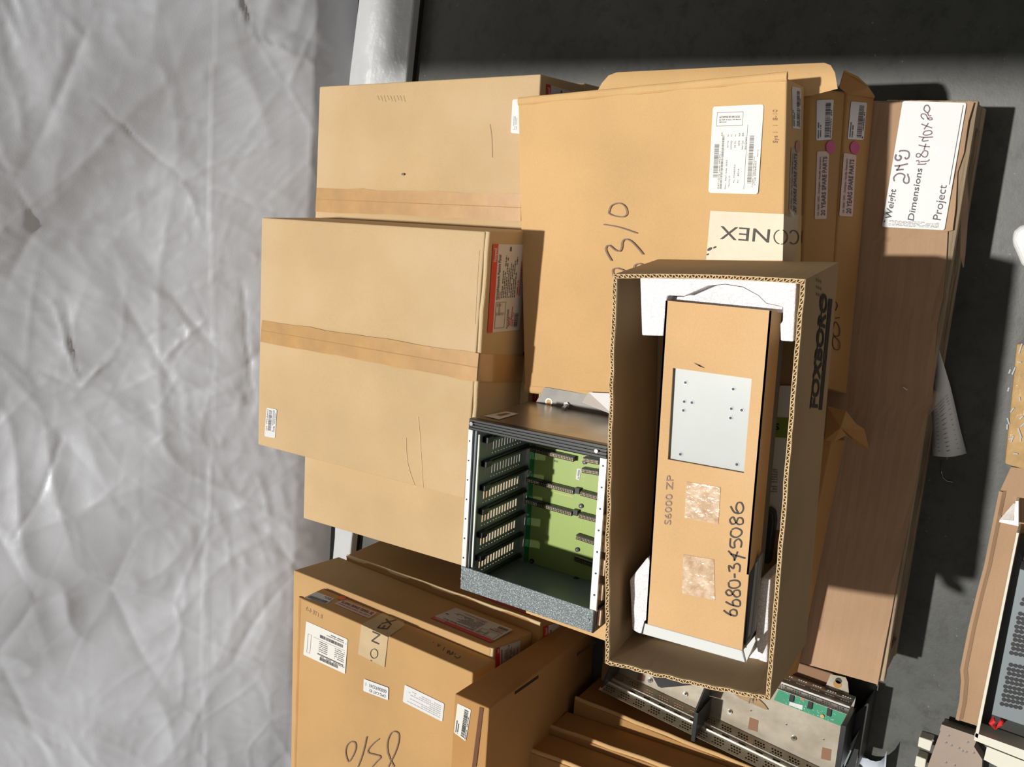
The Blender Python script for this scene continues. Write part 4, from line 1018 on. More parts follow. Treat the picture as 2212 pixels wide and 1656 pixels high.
    g = [(1138, 955), (1145, 957), (1129, 1217), (1118, 1214)]
    build('support_angle', MB().slab([PB.at(*p, .004) for p in g], (0, 0, -.012)), ALU, root)
    def conn(a, b, h=.011, w=8.5, pins=28):
        n = Vector((0, 0, 1)); p = PB.at(*a); q = PB.at(*b); d = (q - p); t = Vector((d.y, -d.x, 0)).normalized()
        if t.x > 0: t = -t
        wv = t * (w / 1130 * 1.2); mb = MB().box(p, d, wv, (0, 0, h)); c = build('edge_connector', mb, BLK, bd, bevel=.0008)
        mb = MB()
        for k in range(pins):
            for s in (.30, .60):
                o_ = p + d * ((k + .35) / pins) + wv * s + Vector((0, 0, h + .0004)); mb.box(o_, d * (.35 / pins), wv * .14, (0, 0, .0006))
        build('contacts', mb, GOLD, c)
    conn((1143, 1028), (1246, 1054)); conn((1140, 1073), (1242, 1101)); conn((1152, 962), (1246, 984))
    for a, b in (((1263, 1007), (1300, 1013)), ((1260, 1056), (1297, 1066)), ((1256, 1104), (1294, 1114)), ((1251, 1150), (1290, 1163)), ((1247, 1197), (1288, 1211)), ((1243, 1244), (1285, 1258)), ((1266, 984), (1300, 990))): conn(a, b, pins=12)
    for p in ((1250, 1056), (1246, 1103)):
        c_ = PB.at(*p); build('connector_boss', MB().box(c_ + Vector((-.006, -.006, 0)), (.01, 0, 0), (0, .009, 0), (0, 0, .009)), BLK, bd)
    for p in ((1264, 997), (1256, 1092), (1248, 1186), (1150, 1211)):
        c_ = PB.at(*p); build('grommet', MB().cyl(c_, (0, 0, 1), .0042, .003, 14), BLK, bd); build('grommet_core', MB().cyl(c_ + Vector((0, 0, .003)), (0, 0, 1), .0016, .0006, 10), SHINY, bd)
    for p in ((1151, 972), (1147, 1018), (1141, 1110), (1135, 1199)):
        c_ = PB.at(*p); build('board_screw', MB().cyl(c_, (0, 0, 1), .0026, .003, 10), SHINY, bd)
    q = [cR(1635, 965), cR(1690, 970), cR(1665, 1128), cR(1615, 1110)]; l = sticker(bd, 'part_label', PB, q, WHITE, r=.2, ar=.3)
    mb = MB(); f = q2(PB, q, .0012)
    for k in range(2): fine(mb, f, .12, .9, .35 + k * .25, .12, 'v', .0013, k)
    printing(l, mb, INKG)
    mb = MB(); text(mb, '258', PB, cR(1372, 862), cR(1315, 848), cR(1368, 885), off=.0009); printing(bd, mb, INKG)
    mb = MB()
    for k in range(16): c_ = PB.at(*cR(1330 + k * 16, 1295 + k * 4)); mb.cyl(c_, (0, 0, 1), .0007, .0004, 6)
    for k in range(26): c_ = PB.at(1262 - k * .62, 1020 + k * 9.2); mb.cyl(c_, (0, 0, 1), .0006, .0004, 6)
    printing(bd, mb, GOLD, 'solder_pads')
    # top frame
    def bar(quad, z, h, m, name, bv=.001):
        return build(name, MB().slab([W(x, y, z) for x, y in quad], (0, 0, -h)), m, root, bevel=bv)
    rl = bar([(1014, 903), (1312, 962), (1309, 992), (1012, 927)], zr + .006, .012, BLKM, 'extruded_rail')
    for k in (.14, .38, .62, .86):
        a0 = (1014 - 2 * k, 903 + 24 * k); a1 = (1312 - 3 * k, 962 + 30 * k)
        mb = MB().slab([W(a0[0], a0[1] - 1.5, zr + .0095), W(a1[0], a1[1] - 1.8, zr + .0095), W(a1[0], a1[1] + 1.8, zr + .0095), W(a0[0], a0[1] + 1.5, zr + .0095)], (0, 0, -.004)); build('rail_rib', mb, BLK, rl)
    for p in ((1020.5, 914), (1290, 973)): build('rail_screw', MB().cyl(W(*p, zr + .007), (0, 0, 1), .0032, .004, 14), SHINY, rl)
    a = bar([(1012, 927), (1021, 929), (1006, 1226), (996, 1223)], zr + .001, .004, ALU, 'side_rail', .0005)
    for k in range(7): build('rail_hole', MB().cyl(W(1015.5 - 15.5 * (k + .55) / 7, 929 + 294 * (k + .55) / 7, zr + .0012), (0, 0, 1), .0015, .0004, 10), DARKM, a)
    a = bar([(1296, 988), (1311, 991), (1288, 1322), (1273, 1317)], zr + .001, .004, ALU, 'side_rail', .0005)
    for k in range(7): build('rail_hole', MB().cyl(W(1303.5 - 22 * (k + .3) / 7, 992 + 325 * (k + .3) / 7, zr + .0012), (0, 0, 1), .0017, .0004, 10), DARKM, a)
    bar([(1022, 929), (1031, 931), (1016, 1228), (1007, 1226)], zr - .004, .014, INNERD, 'inner_rail'); bar([(1033, 938), (1036, 939), (1020, 1232), (1017, 1231)], zr - .004, .003, ALU, 'rail_strip', 0)
    s = bar([(996, 1222), (1283, 1319), (1279, 1367), (994, 1271)], zr + .003, .004, SPECK, 'speckled_panel')
    for p in ((998, 1249), (1271, 1338)): build('panel_screw', MB().cyl(W(*p, zr + .003), (0, 0, 1), .0022, .002, 12), SHINY, s)
    bar([(1281, 1318), (1286, 1320), (1281, 1368), (1277, 1367)], zr + .003, .045, BLK, 'panel_end')
    # tan card latches along the front
    for p in ((1310, 1015), (1303, 1126), (1299, 1170), (1296, 1221), (1292, 1274), (1288, 1328)):
        c_ = W(p[0], p[1], zr - .014); mb = MB().box(c_ + Vector((-.013, -.011, 0)), (.026, 0, 0), (0, .012, 0), (0, 0, .006)); l = build('card_latch', mb, TAN, root, bevel=.001)
        build('latch_core', MB().cyl(c_ + Vector((0, -.005, .006)), (0, 0, 1), .003, .0012, 10), GOLD, l)
    return root
card_cage()
# folded paper behind the cage
pts = [W(*cN(1580, 618), NZ + .012), W(*cN(2060, 640), NZ + .012), W(*cN(2060, 1060), NZ + .036), W(*cN(1450, 808), NZ + .036)]
o = build('folded_paper', MB().add(pts, [[0, 1, 2, 3]]), PAPER, solid=.0008); tag(o, 'folded white paper behind the card cage next to the open box', 'paper')
o['_org'] = tuple(o.location)

# ================================================================ left group of cartons
EZ = .400
Ec = [W(650, 1292, EZ), W(1021, 1453, EZ), None, None]; dE = Vector((-.49, -.012, 0)); Ec[2] = Ec[1] + dE; Ec[3] = W(610, 1800, EZ); Ec[3] = Ec[0] + Vector((-.49, .008, 0))
Eb = [W(697, 1270, EZ - .072), W(1071, 1425, EZ - .072), None, None]; Eb[2] = Eb[1] + dE; Eb[3] = Eb[0] + dE
rE, _, PE_ = carton('spare parts carton at the left with large cream label and 8310 handwritten'.replace('8310', 'number'), Ec, bottom=Eb, m=cardboard('kraft_mid', (.48, .295, .125)))
GZ = EZ - .073
HZ = GZ - .147
Gc = [W(634, 1231, GZ), W(1060, 1400, GZ)]; dG = Vector((-.56, 0, 0)); Gc += [Gc[1] + dG, Gc[0] + dG]
Gb = [W(732, 1202, GZ - .147), W(1150, 1364, GZ - .147)]; Gb += [Gb[1] + dG, Gb[0] + dG]
GK = cardboard('kraft_gold', (.50, .315, .14))
rG, _, PG = carton('long brown carton under the labelled left carton, red banded label on its side', Gc, bottom=Gb, m=GK)
Hc = [W(748, 1199, HZ), W(1167, 1346, HZ)]; Hc += [Hc[1] + dG, Hc[0] + dG]
rH, _, PH_ = carton('lowest brown carton of the left group, half under the card cage', Hc, bottom=[p - Vector((0, 0, HZ - .03)) + Vector((.0, 0, 0)) for p in Hc], m=KRAFT3)
# board under them
b = build('wooden_board', MB().cbox(Hc[2].x, Hc[0].x - .01, Hc[1].y + .01, Hc[0].y - .02, 0, .03), WOODL, bevel=.002); tag(b, 'wooden board under the left group of cartons', 'board')
P = PE_['right']
bar_label(rE, P, [cE(405, 208), cE(255, 150), cE(145, 200), cE(335, 258)], 11, WHITE)
dot(rE, P, cE(470, 202), 9.3, 4.5, ORANGE)
spare_label(rE, P, [cE(705, 378), cE(405, 252), cE(480, 215), cE(775, 330)], (.05, .95))
P = PE_['top']
q = [cE(498, 857), cE(140, 690), cE(165, 402), cE(522, 560)]
lab = sticker(rE, 'shipping_label', P, q, CREAM, r=.02, ar=1.4); f = q2(P, q, .0012); mb = MB()
bars(mb, f, .18, .62, .06, .15, 'u', 40, .0012, 2); bars(mb, f, .10, .66, .70, .79, 'u', 46, .0012, 3); mb.quad(f(.06, .20), f(.68, .20), f(.68, .235), f(.06, .235))
for a, b_, c_, d_ in ((.85, .93, .12, .124), (.85, .93, .66, .664), (.85, .856, .12, .66), (.925, .931, .12, .66), (.05, .8, .64, .645)): mb.quad(f(a, c_), f(b_, c_), f(b_, d_), f(a, d_))
for k in range(6): fine(mb, f, .05, .28, .30 + k * .055, .02, 'u', .0012, k); fine(mb, f, .45, .66, .30 + k * .055, .02, 'u', .0012, k + 9)
fine(mb, f, .03, .6, .16, .025, 'u', .0012, 31); fine(mb, f, .03, .5, .84, .02, 'u', .0012, 32); fine(mb, f, .1, .4, .89, .03, 'u', .0012, 33)
printing(lab, mb, INKG)
q = [cE(868, 1083), cE(655, 1002), cE(660, 898), cE(872, 975)]; lab = sticker(rE, 'catalogue_label', P, q, WHITE, r=.04, ar=2); f = q2(P, q, .0012)
mb = MB()
for s, u0, u1, v0, v1 in (('OPG CAT ID:', .10, .78, .12, .34), ('0000692341  1', .08, .92, .48, .76)):
    v, fc = text_mesh(s, .0); x0 = min(p[0] for p in v); x1 = max(p[0] for p in v); mb.add([f(u0 + (u1 - u0) * (x - x0) / (x1 - x0), v1 + (v0 - v1) * y / CAPH, .0013) for x, y in v], fc)
printing(lab, mb, INKG)
q = [cE(1335, 1268), cE(995, 1095), cE(1012, 948), cE(1352, 1112)]; lab = sticker(rE, 'address_label', P, q, WHITE, r=.03, ar=2); f = q2(P, q, .0012); mb = MB()
for k in range(7): fine(mb, f, .07, (.9, .55, .85, .35, .88, .9, .8)[k], .14 + k * .105, .035, 'u', .0012, 40 + k)
printing(lab, mb, INKF)
tpe = flat_part(rE, 'printed_tape', P, [cE(640, 432), cE(868, 540), cE(838, 800), cE(610, 685)], TAPE2)
tpf = flat_part(rE, 'tape_end', PE_['right'], [cE(640, 432), cE(845, 318), cE(1000, 370), cE(1010, 440), cE(868, 540)], TAPE2)
mb = MB(); text(mb, 'N', P, cE(790, 605), cE(800, 515), cE(722, 575), off=.0022, bold=-.006)
cc = cE(748, 682); stroke(mb, P, [(cc[0] + 7.8 * math.cos(a * .3491), cc[1] + 10 * math.sin(a * .3491)) for a in range(19)], 1.5, .0022)
stroke(mb, P, [cE(716, 738), cE(730, 745)], 1.4, .0022, False); printing(tpe, mb, MARKB, 'lettering')
mb = MB(); text(mb, 'EX', PE_['right'], cE(862, 470), cE(945, 385), cE(768, 460), off=.0022, bold=-.006); stroke(mb, PE_['right'], [cE(878, 352), cE(886, 350)], 2, .0022, False); printing(tpf, mb, MARKB, 'lettering')
mb = MB()
for pts in ([(545, 1440), (515, 1470), (502, 1530), (518, 1595), (535, 1608), (570, 1550), (590, 1490), (580, 1445), (545, 1440)], [(683, 1395), (665, 1480), (640, 1570), (608, 1656)],
            [(790, 1415), (740, 1455), (698, 1505), (700, 1535), (750, 1550), (795, 1562), (800, 1580), (770, 1610), (730, 1656)],
            [(920, 1656), (885, 1590), (862, 1520), (862, 1440), (890, 1370), (925, 1352), (958, 1375), (955, 1450), (925, 1540), (895, 1600), (868, 1656)]):
    stroke(mb, P, [cE(*p) for p in pts], 2.3)
printing(rE, mb, MARK, 'handwriting')
mb = MB(); text(mb, '8 1TE 6-9', P, cE(300, 385), cE(160, 310), cE(305, 350), off=.0009); printing(rE, mb, STAMP, 'pencil_note')
mb = MB(); PR = PE_['right']
for pts in ([(1440, 700), (1465, 720), (1495, 700), (1500, 670), (1520, 658), (1545, 680), (1530, 700), (1495, 690), (1470, 665), (1440, 690)], [(1385, 650), (1375, 680), (1400, 655), (1400, 690), (1430, 665), (1420, 690)], [(1362, 615), (1340, 655)], [(1300, 600), (1295, 615), (1315, 612), (1322, 600), (1300, 600)], [(1256, 583), (1262, 586)]):
    stroke(mb, PR, [cE(*p) for p in pts], 1.9)
printing(rE, mb, MARKB, 'handwriting')
roll_edge(rE, PE_['T'][0] + Vector((0, .004, -.006)), PE_['T'][3] + Vector((0, .004, -.006)), .007, KRAFT3)
panel_label(rG, PG['right'], [cG(1340, 660), cG(962, 505), cG(1120, 443), cG(1480, 580)], 4)
panel_label(rG, PG['front'], [(1072, 1460), (1072, 1400), (1124, 1383), (1124, 1440)], 5)
panel_label(rH, PH_['front'], [(1174, 1450), (1175, 1353), (1240, 1335), (1240, 1430)], 7)
mb = MB(); pr = PH_['right']
build('red_label_edge', MB().quad(pr.at(*cG(1270, 370), .001), pr.at(*cG(1300, 368), .001), pr.at(*cG(1600, 485), .001), pr.at(*cG(1560, 480), .001)), RED, rH)
roll_edge(rG, PG['T'][1] + Vector((0, .001, -.005)), PG['T'][2] + Vector((0, .001, -.005)), .006, LINER, 'folded_lip')
roll_edge(rH, PH_['T'][0] + Vector((-.003, 0, -.003)), PH_['T'][1] + Vector((-.003, 0, -.003)), .005, LINER, 'folded_lip')

# ================================================================ upright slotted carton
FZ = .500
Ft = [W(982, 1498, FZ), W(1057, 1530, FZ), None, None]; dF = Vector((-.50, 0, 0)); Ft[2] = Ft[1] + dF; Ft[3] = Ft[0] + dF
zf = .035
fb0 = W(1190, 1376, .12); fb1 = W(1296, 1388, .12)
kf = (FZ - .002) / (FZ - .12)
Fb = [Ft[0] + (fb0 - Ft[0]) * kf, Ft[1] + (fb1 - Ft[1]) * kf, None, None]
for p in Fb[:2]: p.z = .002
Fb[0].y = Ft[0].y + .0; Fb[0].x = Ft[0].x - .028; Fb[1].x = Ft[1].x - .045; Fb[1].y = Ft[1].y + .03
Fb[2] = Fb[1] + dF; Fb[3] = Fb[0] + dF
rF, _, PF_ = carton('tall upright brown carton with two slots along its edge and a barcode label on top', Ft, bottom=Fb, m=KRAFT3)
P = PF_['top']
bar_label(rF, P, [cE(1435, 1360), cE(1465, 1108), cE(1582, 1165), cE(1535, 1435)], 13, CREAM)
# tuck slots on the long edge
for a, b in ((cG(1490, 990), cG(1640, 885)), (cG(1880, 748), cG(2000, 665))):
    pr = PF_['right']; w = 7
    build('tuck_slot', MB().quad(pr.at(a[0], a[1] - w, .0012), pr.at(b[0], b[1] - w, .0012), pr.at(b[0], b[1], .0012), pr.at(a[0], a[1], .0012)), mat('slot_dark', (.05, .025, .012), .9), rF)
mb = MB(); e0 = P.at(1047, 1528, .001); 
build('lid_gap', MB().quad(P.at(*cE(1655, 1140), .0012), P.at(*cE(1690, 1150), .0012), P.at(*cE(1625, 1656), .0012), P.at(*cE(1590, 1656), .0012)), mat('lid_gap_dark', (.14, .06, .03), .9), rF)

# ================================================================ flat cartons stepping down at the left front
prev = None
specs = [((1240, 1511), .135, .010), ((1184, 1572), .220, .010), ((1129, 1618), .305, .010)]
for k, ((px, py), z, _) in enumerate(specs):
    a = W(px, py, z); yaw = (.0, -.0, .0)[k]
    L = .52; d = Vector((.012, -1, 0)).normalized() * L; w = Vector((-.45, 0, 0))
    dd = W((1640, 1560, 1500)[k], (1672, 1705, 1760)[k], z) - a; dd = dd.normalized() * L
    T = [a, a + dd, a + dd + w, a + w]
    lab = ('lowest of three flat brown cartons stepped beside the galvanised shelf', 'middle of three flat brown cartons stepped beside the galvanised shelf', 'topmost of three flat brown cartons stepped beside the galvanised shelf')[k]
    t = (.128, .084, .084)[k]
    r_, _, PP_ = carton(lab, T, t=t, m=KRAFT3)
    roll_edge(r_, T[0] + Vector((.001, 0, -.006)), T[1] + Vector((.001, 0, -.006)), .006, KRAFT2)

# ================================================================ galvanised shelf with black dividers
def shelf():
    zt, zb = .150, .075
    o0 = W(1293, 1488, zt); o1 = W(1640, 1657, zt)
    ydir = (o1 - o0).normalized(); L = (W(1793, 1731, zt) - o0).length
    r0_ = W(1683, 1488, zt); r1_ = W(1829, 1542, zt)
    root = thing('galvanised_card_shelf', 'perforated galvanised metal shelf with black dividers and a green board, left foreground', 'electronics rack', W(1550, 1560, zb))
    # inner wall (left), perforated
    def perf(n, v0, v1, du, dv, groups):
        hs = []
        for g in range(groups):
            for i in range(4):
                for j in range(3):
                    u = (g + .2) / groups + i * du + (j % 2) * du * .5; v = v0 + (v1 - v0) * j / 3
                    hs.append((u, u + du * .66, v, v + dv))
        return hs
    hs = perf(0, .08, .36, .0115, .062, 14) + perf(0, .64, .92, .0115, .062, 14) + [((g + .5) / 14, (g + .5) / 14 + .03, .455, .55) for g in range(14)]
    hs = [h for h in hs if h[1] < .99]
    dz = Vector((0, 0, -(zt - zb)))
    A = o0; Bv = ydir * L
    build('perforated_wall', MB().holed(A, Bv, dz + Vector((.012, 0, 0)), hs), GALV, root, solid=.0012)
    for v in (.40, .58):
        p = A + (dz + Vector((.012, 0, 0))) * v; build('pressed_rib', MB().box(p, Bv, dz * .03, (.004, 0, 0)), ALU, root)
    # floor plate
    right = r0_ + (r0_ - r1_).normalized() * .25; right.z = zt
    rw = (r1_ - r0_).normalized()
    rs = r0_ - rw * .27; re = r0_ + rw * (.35)
    re = W(1829, 1542, zt)
    fa = A + dz + Vector((.012, 0, 0)); fb = fa + Bv; fc = Vector((re.x, re.y, zb)) + rw * .0; fd = Vector((rs.x, rs.y, zb))
    build('floor_plate', MB().slab([fa, fb, fc, fd], (0, 0, -.0015)), GALV, root)
    # right wall, perforated, with hanging tab
    hs = perf(0, .08, .36, .0115, .07, 14) + perf(0, .62, .90, .0115, .07, 14); hs = [h for h in hs if h[1] < .99]
    RW = re - rs
    build('perforated_wall', MB().holed(rs, RW, dz, hs), STEEL, root, solid=.0012)
    PZ = Pl(rs, RW.cross(Vector((0, 0, 1))))
    for v in (.30, .62): build('pressed_rib', MB().box(rs + dz * v + Vector((.0005, 0, 0)), RW, dz * .03, (.004, 0, 0)), ALU, root)
    # tab flange
    tz = zb + .004
    tab = [W(*c2(1190, 520), tz), W(*c2(1260, 355), tz), W(*c2(1470, 400), tz), W(*c2(1500, 470), tz), W(*c2(1520, 680), tz), W(*c2(1180, 560), tz)]
    t_ = build('hanging_tab', MB().slab(tab, (0, 0, .0015)), GALV, root)
    build('keyhole', MB().cyl(W(*c2(1368, 450), tz + .0018), (0, 0, 1), .0062, .0004, 16), DARKM, t_); build('keyhole', MB().cyl(W(*c2(1352, 500), tz + .0018), (0, 0, 1), .008, .0004, 16), KRAFT3, t_)
    # green board
    zg = zb + .022
    g = [c2(462, 720), c2(535, 565), c2(1485, 912), c2(1398, 1085)]
    PG_ = Pl((0, 0, zg), (0, 0, 1)); bd = build('circuit_board', MB().slab([PG_.at(*p) for p in g], (0, 0, -.0016)), BOARDT, root)
    for q in ([c2(690, 645), c2(745, 660), c2(735, 755), c2(670, 735)], [c2(945, 740), c2(1005, 755), c2(990, 855), c2(925, 835)], [c2(1210, 840), c2(1270, 855), c2(1255, 960), c2(1195, 935)]):
        build('chip', MB().slab([PG_.at(*p, .004) for p in q], (0, 0, -.004)), BLK, bd, bevel=.0004)
    sticker(bd, 'serial_label', PG_, [c2(685, 745), c2(868, 795), c2(860, 860), c2(675, 790)], WHITE)
    dot(bd, PG_, c2(868, 712), 3, 2.6, ORANGE)
    mb = MB(); rr = random.Random(8)
    for k in range(60): u, v = rr.random(), rr.random(); f = q2(PG_, g, .0008); mb.cyl(f(.03 + .94 * u, .12 + .76 * v), (0, 0, 1), .0008, .0005, 5)
    printing(bd, mb, ALU, 'solder_pads')
    build('brass_fastener', MB().cyl(PG_.at(*c2(1143, 940)), (0, 0, 1), .004, .003, 10), GOLD, bd)
    # rivets and windows on floor plate
    PF2 = Pl((0, 0, zb), (0, 0, 1))
    for p in (c2(745, 1248), c1(810, 440), c1(1300, 635), c1(1920, 880)): build('rivet_nut', MB().cyl(PF2.at(*p), (0, 0, 1), .0052, .004, 14), SHINY, root); build('rivet_bore', MB().cyl(PF2.at(*p, .004), (0, 0, 1), .0025, .0006, 12), DARKM, root)
    for p in (c2(145, 865), c2(640, 1060), c2(1160, 1270)): build('rivet', MB().cyl(PF2.at(*p), (0, 0, 1), .0018, .0014, 10), SHINY, root)
    for q in ([c2(125, 965), c2(248, 1010), c2(232, 1165), c2(100, 1125)], [c2(1140, 1385), c2(1268, 1415), c2(1252, 1570), c2(1120, 1540)], [c1(635, 345), c1(735, 385), c1(720, 460), c1(620, 440)]):
        build('cut_out', MB().slab([PF2.at(*p, .0008) for p in q], (0, 0, -.0006)), mat('board_seen_through', (.24, .13, .075), .8), root)
    # dividers
    def divider(a, b, z1, th, nm='divider'):
        a = W(*a, z1); b = W(*b, z1); d = (b - a); n = Vector((d.y, -d.x, 0)).normalized() * th
        if n.y > 0: n = -n
        return build(nm, MB().hexa([a, b, b + n, a + n], [Vector((p.x, p.y, zb + .001)) for p in (a, b, b + n, a + n)]), BLK, root, bevel=.0008)
    divider((1297, 1484), (1322, 1425), zt + .004, .004); 
    divider(c1(1370, 1290), c1(1420, 890), zt + .004, .009); divider(c1(1420, 880), c1(1560, 540), zt + .004, .004)
    divider(c2(1310, 1700), c2(1400, 1070), zt + .006, .010, 'end_plate')
    # black latch seen in the left bay
    bl = [c1(820, 360), c1(1060, 425), c1(1400, 510), c1(1290, 520), c1(960, 552), c1(915, 530)]
    build('plastic_latch', MB().slab([W(*p, zb + .012) for p in bl], (0, 0, -.008)), BLK, root)
    # carton it rests on
    return zb
shelf()
c_ = W(1500, 1560, .07)
q = [W(1752, 1452, .0725), W(1880, 1500, .0725)]
cx1 = max(p.x for p in q)
r_, _, Pq = carton('flat brown carton under the galvanised shelf at the lower edge of the pallet', [Vector((-.90, .80, .072)), Vector((-.90, .30, .072)), Vector((-1.09, .28, .072)), Vector((-1.09, .80, .072))], t=.071, m=cardboard('kraft_shaded', (.26, .15, .09)))  # kraft colour darkened to carry the shade around the shelf
# dark plastic tray beside the shelf with slanted bracket
def tray():
    root = thing('black_equipment_frame', 'black equipment frame standing beside the galvanised shelf', 'equipment', W(1860, 1600, 0))
    q = [c2(1660, 860), c2(1775, 760), c2(1700, 1170), c2(1600, 1656), c2(1330, 1656), c2(1420, 1070)]
    build('side_panel', MB().hexa([W(*p, .06) for p in q], [Vector((W(*p, .06).x, W(*p, .06).y, .001)) for p in q]), BLK, root)
    q = [c2(1770, 770), c2(1790, 775), c2(1640, 1656), c2(1612, 1656)]
    build('edge_rail', MB().slab([W(*p, .09) for p in q], (0, 0, -.08)), DARKM, root)
    q = [c2(1665, 1130), c2(1590, 1330), c2(1460, 1640), c2(1440, 1656), c2(1480, 1430)]
    build('slanted_bracket', MB().slab([W(*p, .07) for p in q], (0, 0, -.003)), GREYB, root)
tray()

# curled white paper roll at the lower edge
def curl():
    root = thing('paper_roll', 'curled bluish white paper lying on the dark floor at the lower edge', 'paper', W(1880, 1660, 0))
    a = W(1855, 1640, .002); n = 14; vs = []; fs = []
    P1 = [(1860, 1627), (1868, 1634), (1880, 1641), (1892, 1644), (1903, 1642), (1911, 1635), (1916, 1622), (1921, 1600), (1927, 1565), (1928, 1550)]
    zz = [.01, .015, .02, .025, .03, .04, .05, .055, .05, .05]
    P2 = [(1840, 1690), (1855, 1700), (1870, 1710), (1885, 1714), (1896, 1712), (1905, 1700), (1912, 1680), (1920, 1650), (1930, 1600), (1932, 1552)]
    for p, z in zip(P1[:7], zz): vs.append(W(*p, z))
    for p, z in zip(P2[:7], zz): vs.append(W(*p, max(z - .01, .002)))
    for k in range(6): fs.append([k, k + 1, 7 + k + 1, 7 + k])
    build('sheet', MB().add(vs, fs), mat('bluish_paper', (.50, .56, .64), .6), root, smooth=True, solid=.0008)
curl()

# ================================================================ right edge of the picture: second load
def second_load():
    z = .11
    P_ = [(2184, 1008), (2212, 1012), (2240, 1020), (2240, 1620), (2107, 1566), (2066, 1553), (2074, 1515), (2078, 1470), (2076, 1445), (2094, 1355), (2112, 1280), (2128, 1220), (2142, 1150), (2152, 1100), (2160, 1060)]
    root = thing('cardboard_tray', 'brown cardboard under sheet with a rumpled edge below the perforated unit at the lower right', 'cardboard', W(2150, 1300, 0))
    t = [W(*p, z) for p in P_]; build('panel', MB().slab(t, (0, 0, -.006)), KRAFTP, root)
    e = [W(x + 6, y, z) for x, y in P_[5:]]; f_ = [W(x - 2, y, z + .004) for x, y in P_[5:]]; m_ = [W(x + 14, y, z + .001) for x, y in P_[5:]]
    mb = MB(); n = len(e); mb.add([p + Vector((0, 0, .006)) for p in e] + f_ + m_, [[i, i + 1, n + i + 1, n + i] for i in range(n - 1)] + [[i, i + 1, 2 * n + i + 1, 2 * n + i] for i in range(n - 1)])
    build('rumpled_edge', mb, KRAFTP, root)
    for y0 in (0, 1, 2):
        a = W(2200, 1120 + y0 * 190, 0); build('support_block', MB().box(a, (.08, 0, 0), (0, -.09, 0), (0, 0, .103)), WOOD, root)
    # unit
    root = thing('perforated_power_unit', 'grey perforated power supply in a cream frame at the lower right edge', 'electronics', W(2180, 1400, z))
    zt = z + .055
    fr = [(2205, 1120), (2200, 1165), (2197, 1165), (2110, 1592), (2104, 1590), (2196, 1160)]
    build('frame_rail', MB().slab([W(2196, 1150, zt), W(2201, 1151, zt), W(2112, 1594, zt), (W(2106, 1590, zt))], (0, 0, -.05)), CREAMM, root)
    build('frame_rail', MB().slab([W(2106, 1582, zt), W(2240, 1630, zt), W(2240, 1652, zt), W(2104, 1598, zt)], (0, 0, -.05)), CREAMM, root)
    build('frame_rail', MB().slab([W(2132, 1612, zt - .01), W(2240, 1655, zt - .01), W(2240, 1700, zt - .01), W(2125, 1640, zt - .01)], (0, 0, -.03)), CREAMM, root)
    build('inner_tray', MB().slab([W(2204, 1155, z + .012), W(2260, 1160, z + .012), W(2230, 1632, z + .012), W(2112, 1592, z + .012)], (0, 0, -.008)), DARKM, root)
    zc = zt + .004; q = [(2203, 1228), (2262, 1246), (2240, 1576), (2142, 1543)]
    T = [W(*p, zc) for p in q]; hs = []
    U = T[1] - T[0]; V = T[3] - T[0]
    PC = Pl((0, 0, zc), (0, 0, 1))
    build('cover', MB().slab(T, (0, 0, -.045)), GREYB, root, bevel=.001)
    mb = MB()
    cQ = crop(2000, 980, 2.449)
    for i in range(10):
        for j in range(5):
            for (x0, y0) in ((520, 770), (500, 845), (450, 1115)):
                if y0 == 770 and i > 1: continue
                if y0 == 845 and i > 9: continue
                x = x0 + j * 24 - i * 4.6 + (i % 2) * -6 - (j % 2) * 0; y = y0 + i * 23 + j * 5
                p = PC.at(*cQ(x, y), .0003); mb.cyl(p, (0, 0, 1), .0036, .0004, 12)
    build('vent_holes', mb, INK, root)['kind'] = 'stuff'
    mb = MB(); a = W(2146, 1556, zc - .02)
    for k in range(3):
        pts = [W(2146 + k * 2, 1550 + 3 * k, zc - .01 + .01 * k), W(2140 + k, 1562, zc + .004 * k), W(2150, 1572 - k, zc - .02), W(2165, 1556 + k * 3, zc - .012)]
        for p, q_ in zip(pts, pts[1:]): mb.cyl(p, q_ - p, .0028, (q_ - p).length, 8)
    build('red_wiring', mb, REDW, root)
    build('connector_strip', MB().slab([W(2158, 1585, z + .02), W(2212, 1605, z + .02), W(2212, 1616, z + .02), W(2154, 1596, z + .02)], (0, 0, -.01)), BOARDG, root)
    # latch handle
    root = thing('metal_latch_bracket', 'angled metal bracket resting on cardboard above the perforated unit', 'bracket', W(2180, 1110, z))
    build('wing', MB().slab([W(2189, 1087, z + .02), W(2195, 1087, z + .02), W(2188, 1128, z + .02), W(2159, 1122, z + .02)], (0, 0, -.002)), STEEL, root)
    build('arm', MB().slab([W(2194, 1082, z + .024), W(2200, 1082, z + .024), W(2200, 1136, z + .024), W(2158, 1127, z + .024), W(2160, 1122, z + .024), W(2190, 1124, z + .024)], (0, 0, -.022)), ALU, root)
    # wrapped carton
    zz = z + .11
    T = [W(2186, 700, zz), W(2290, 715, zz), W(2280, 1034, zz), W(2169, 1000, zz)]
    T = [W(2196, 742, zz), W(2290, 750, zz), W(2270, 1030, zz), W(2170, 1002, zz)]
    root = thing('wrapped_carton', 'stretch wrapped tan carton at the right edge of the picture', 'box', W(2220, 880, z + .001))
    build('body', MB().hexa(T, [Vector((p.x, p.y, z + .001)) for p in T]), WRAP, root, bevel=.003)
    mb = MB(); rr = random.Random(6)
    for k in range(16):
        x = 2176 + rr.random() * 36; y = 760 + rr.random() * 235; a = W(x, y, zz + .001); b = W(x + rr.uniform(-12, 12), y + rr.uniform(-22, 22), zz + .0015)
        mb.cyl(a, b - a, .0012, (b - a).length, 6)
    build('wrap_wrinkles', mb, WSHEET, root)
    # white rolled item with label
    zz = .10
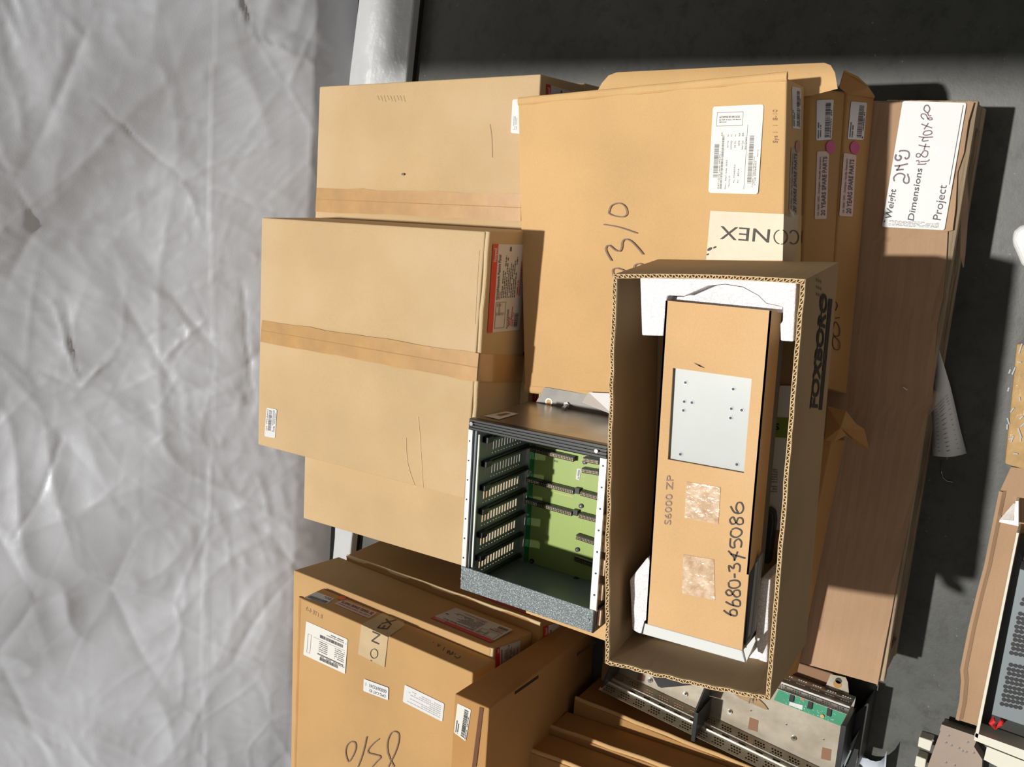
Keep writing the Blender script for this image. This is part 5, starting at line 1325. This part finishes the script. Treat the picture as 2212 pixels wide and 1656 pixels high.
    pts = [W(2190, 498, zz), W(2202, 488, zz), W(2230, 478, zz), W(2250, 560, zz), W(2218, 586, zz), W(2205, 570, zz), W(2192, 540, zz), W(2182, 518, zz)]
    o = build('white_bag', MB().hexa(pts, [Vector((p.x, p.y, .0)) for p in pts]), mat('soft_white_plastic', (.72, .73, .74), .5), bevel=.012, segs=4); tag(o, 'rounded white plastic packet cut by the right edge of the picture', 'package')
    o['_org'] = tuple(o.location)
    PL = Pl((0, 0, zz), (0, 0, 1)); l = sticker(o, 'barcode_label', PL, [(2212, 520), (2240, 512), (2240, 560), (2208, 548)], CREAM); mb = MB(); f = q2(PL, [(2212, 520), (2240, 512), (2240, 560), (2208, 548)], .0012); bars(mb, f, .1, .9, .2, .6, 'v', 14, .0012, 4); printing(l, mb, INK)
    # beige riveted plate and white blocks
    root = thing('riveted_metal_plate', 'beige metal plate with small rivets lying at the lower right', 'metal plate', W(2060, 1620, 0))
    zq = .03
    Pz = Pl((0, 0, zq), (0, 0, 1))
    q = [(2036, 1566), (2112, 1592), (2104, 1612), (2122, 1640), (2118, 1720), (1985, 1700), (2000, 1665)]
    build('plate', MB().slab([W(*p, zq) for p in q], (0, 0, -.028)), BEIGE, root)
    build('raised_lip', MB().slab([W(*p, zq + .01) for p in [(2034, 1564), (2110, 1590), (2106, 1600), (2030, 1577)]], (0, 0, -.012)), BEIGE, root)
    for p in ((2049, 1588), (2090, 1602), (2043, 1603), (2055, 1609), (2071, 1615), (2079, 1621), (2087, 1623), (2103, 1625), (2043, 1646), (2062, 1652), (2015, 1598)):
        build('rivet', MB().cyl(Pz.at(*p), (0, 0, 1), .0020, .0018, 10), SHINY, root)
    for lab, q in (('white plastic block beside riveted plate, the one nearer the pallet', [(1985, 1591), (2015, 1601), (2009, 1623), (1982, 1612)]), ('white plastic block beside riveted plate, the one cut by the lower edge', [(1979, 1632), (2001, 1640), (1998, 1662), (1975, 1655)])):
        T = [W(*p, .028) for p in q]; o = build('plastic_block', MB().hexa(T, [Vector((p.x, p.y, .0)) for p in T]), CREAMM, bevel=.002); tag(o, lab, 'plastic block')
second_load()

GROUPS = {'panel cartons with brown tape': (rHA, rHB, rHC, rG, rH), 'spare parts cartons': (rT1, rT2, rT3, rE)}
for g_, os_ in GROUPS.items():
    for o in os_: o['group'] = g_
for o in bpy.data.objects:
    if 'label' in o and 'three flat brown cartons' in o['label']: o['group'] = 'flat cartons stepped at the left'
    if 'label' in o and o['label'].startswith('white bead foam'): o['group'] = 'foam end blocks'
    if 'label' in o and o['label'].startswith('white plastic block'): o['group'] = 'white plastic blocks'
# ================================================================ clean-up of helper properties
for o in bpy.data.objects:
    if '_org' in o: del o['_org']
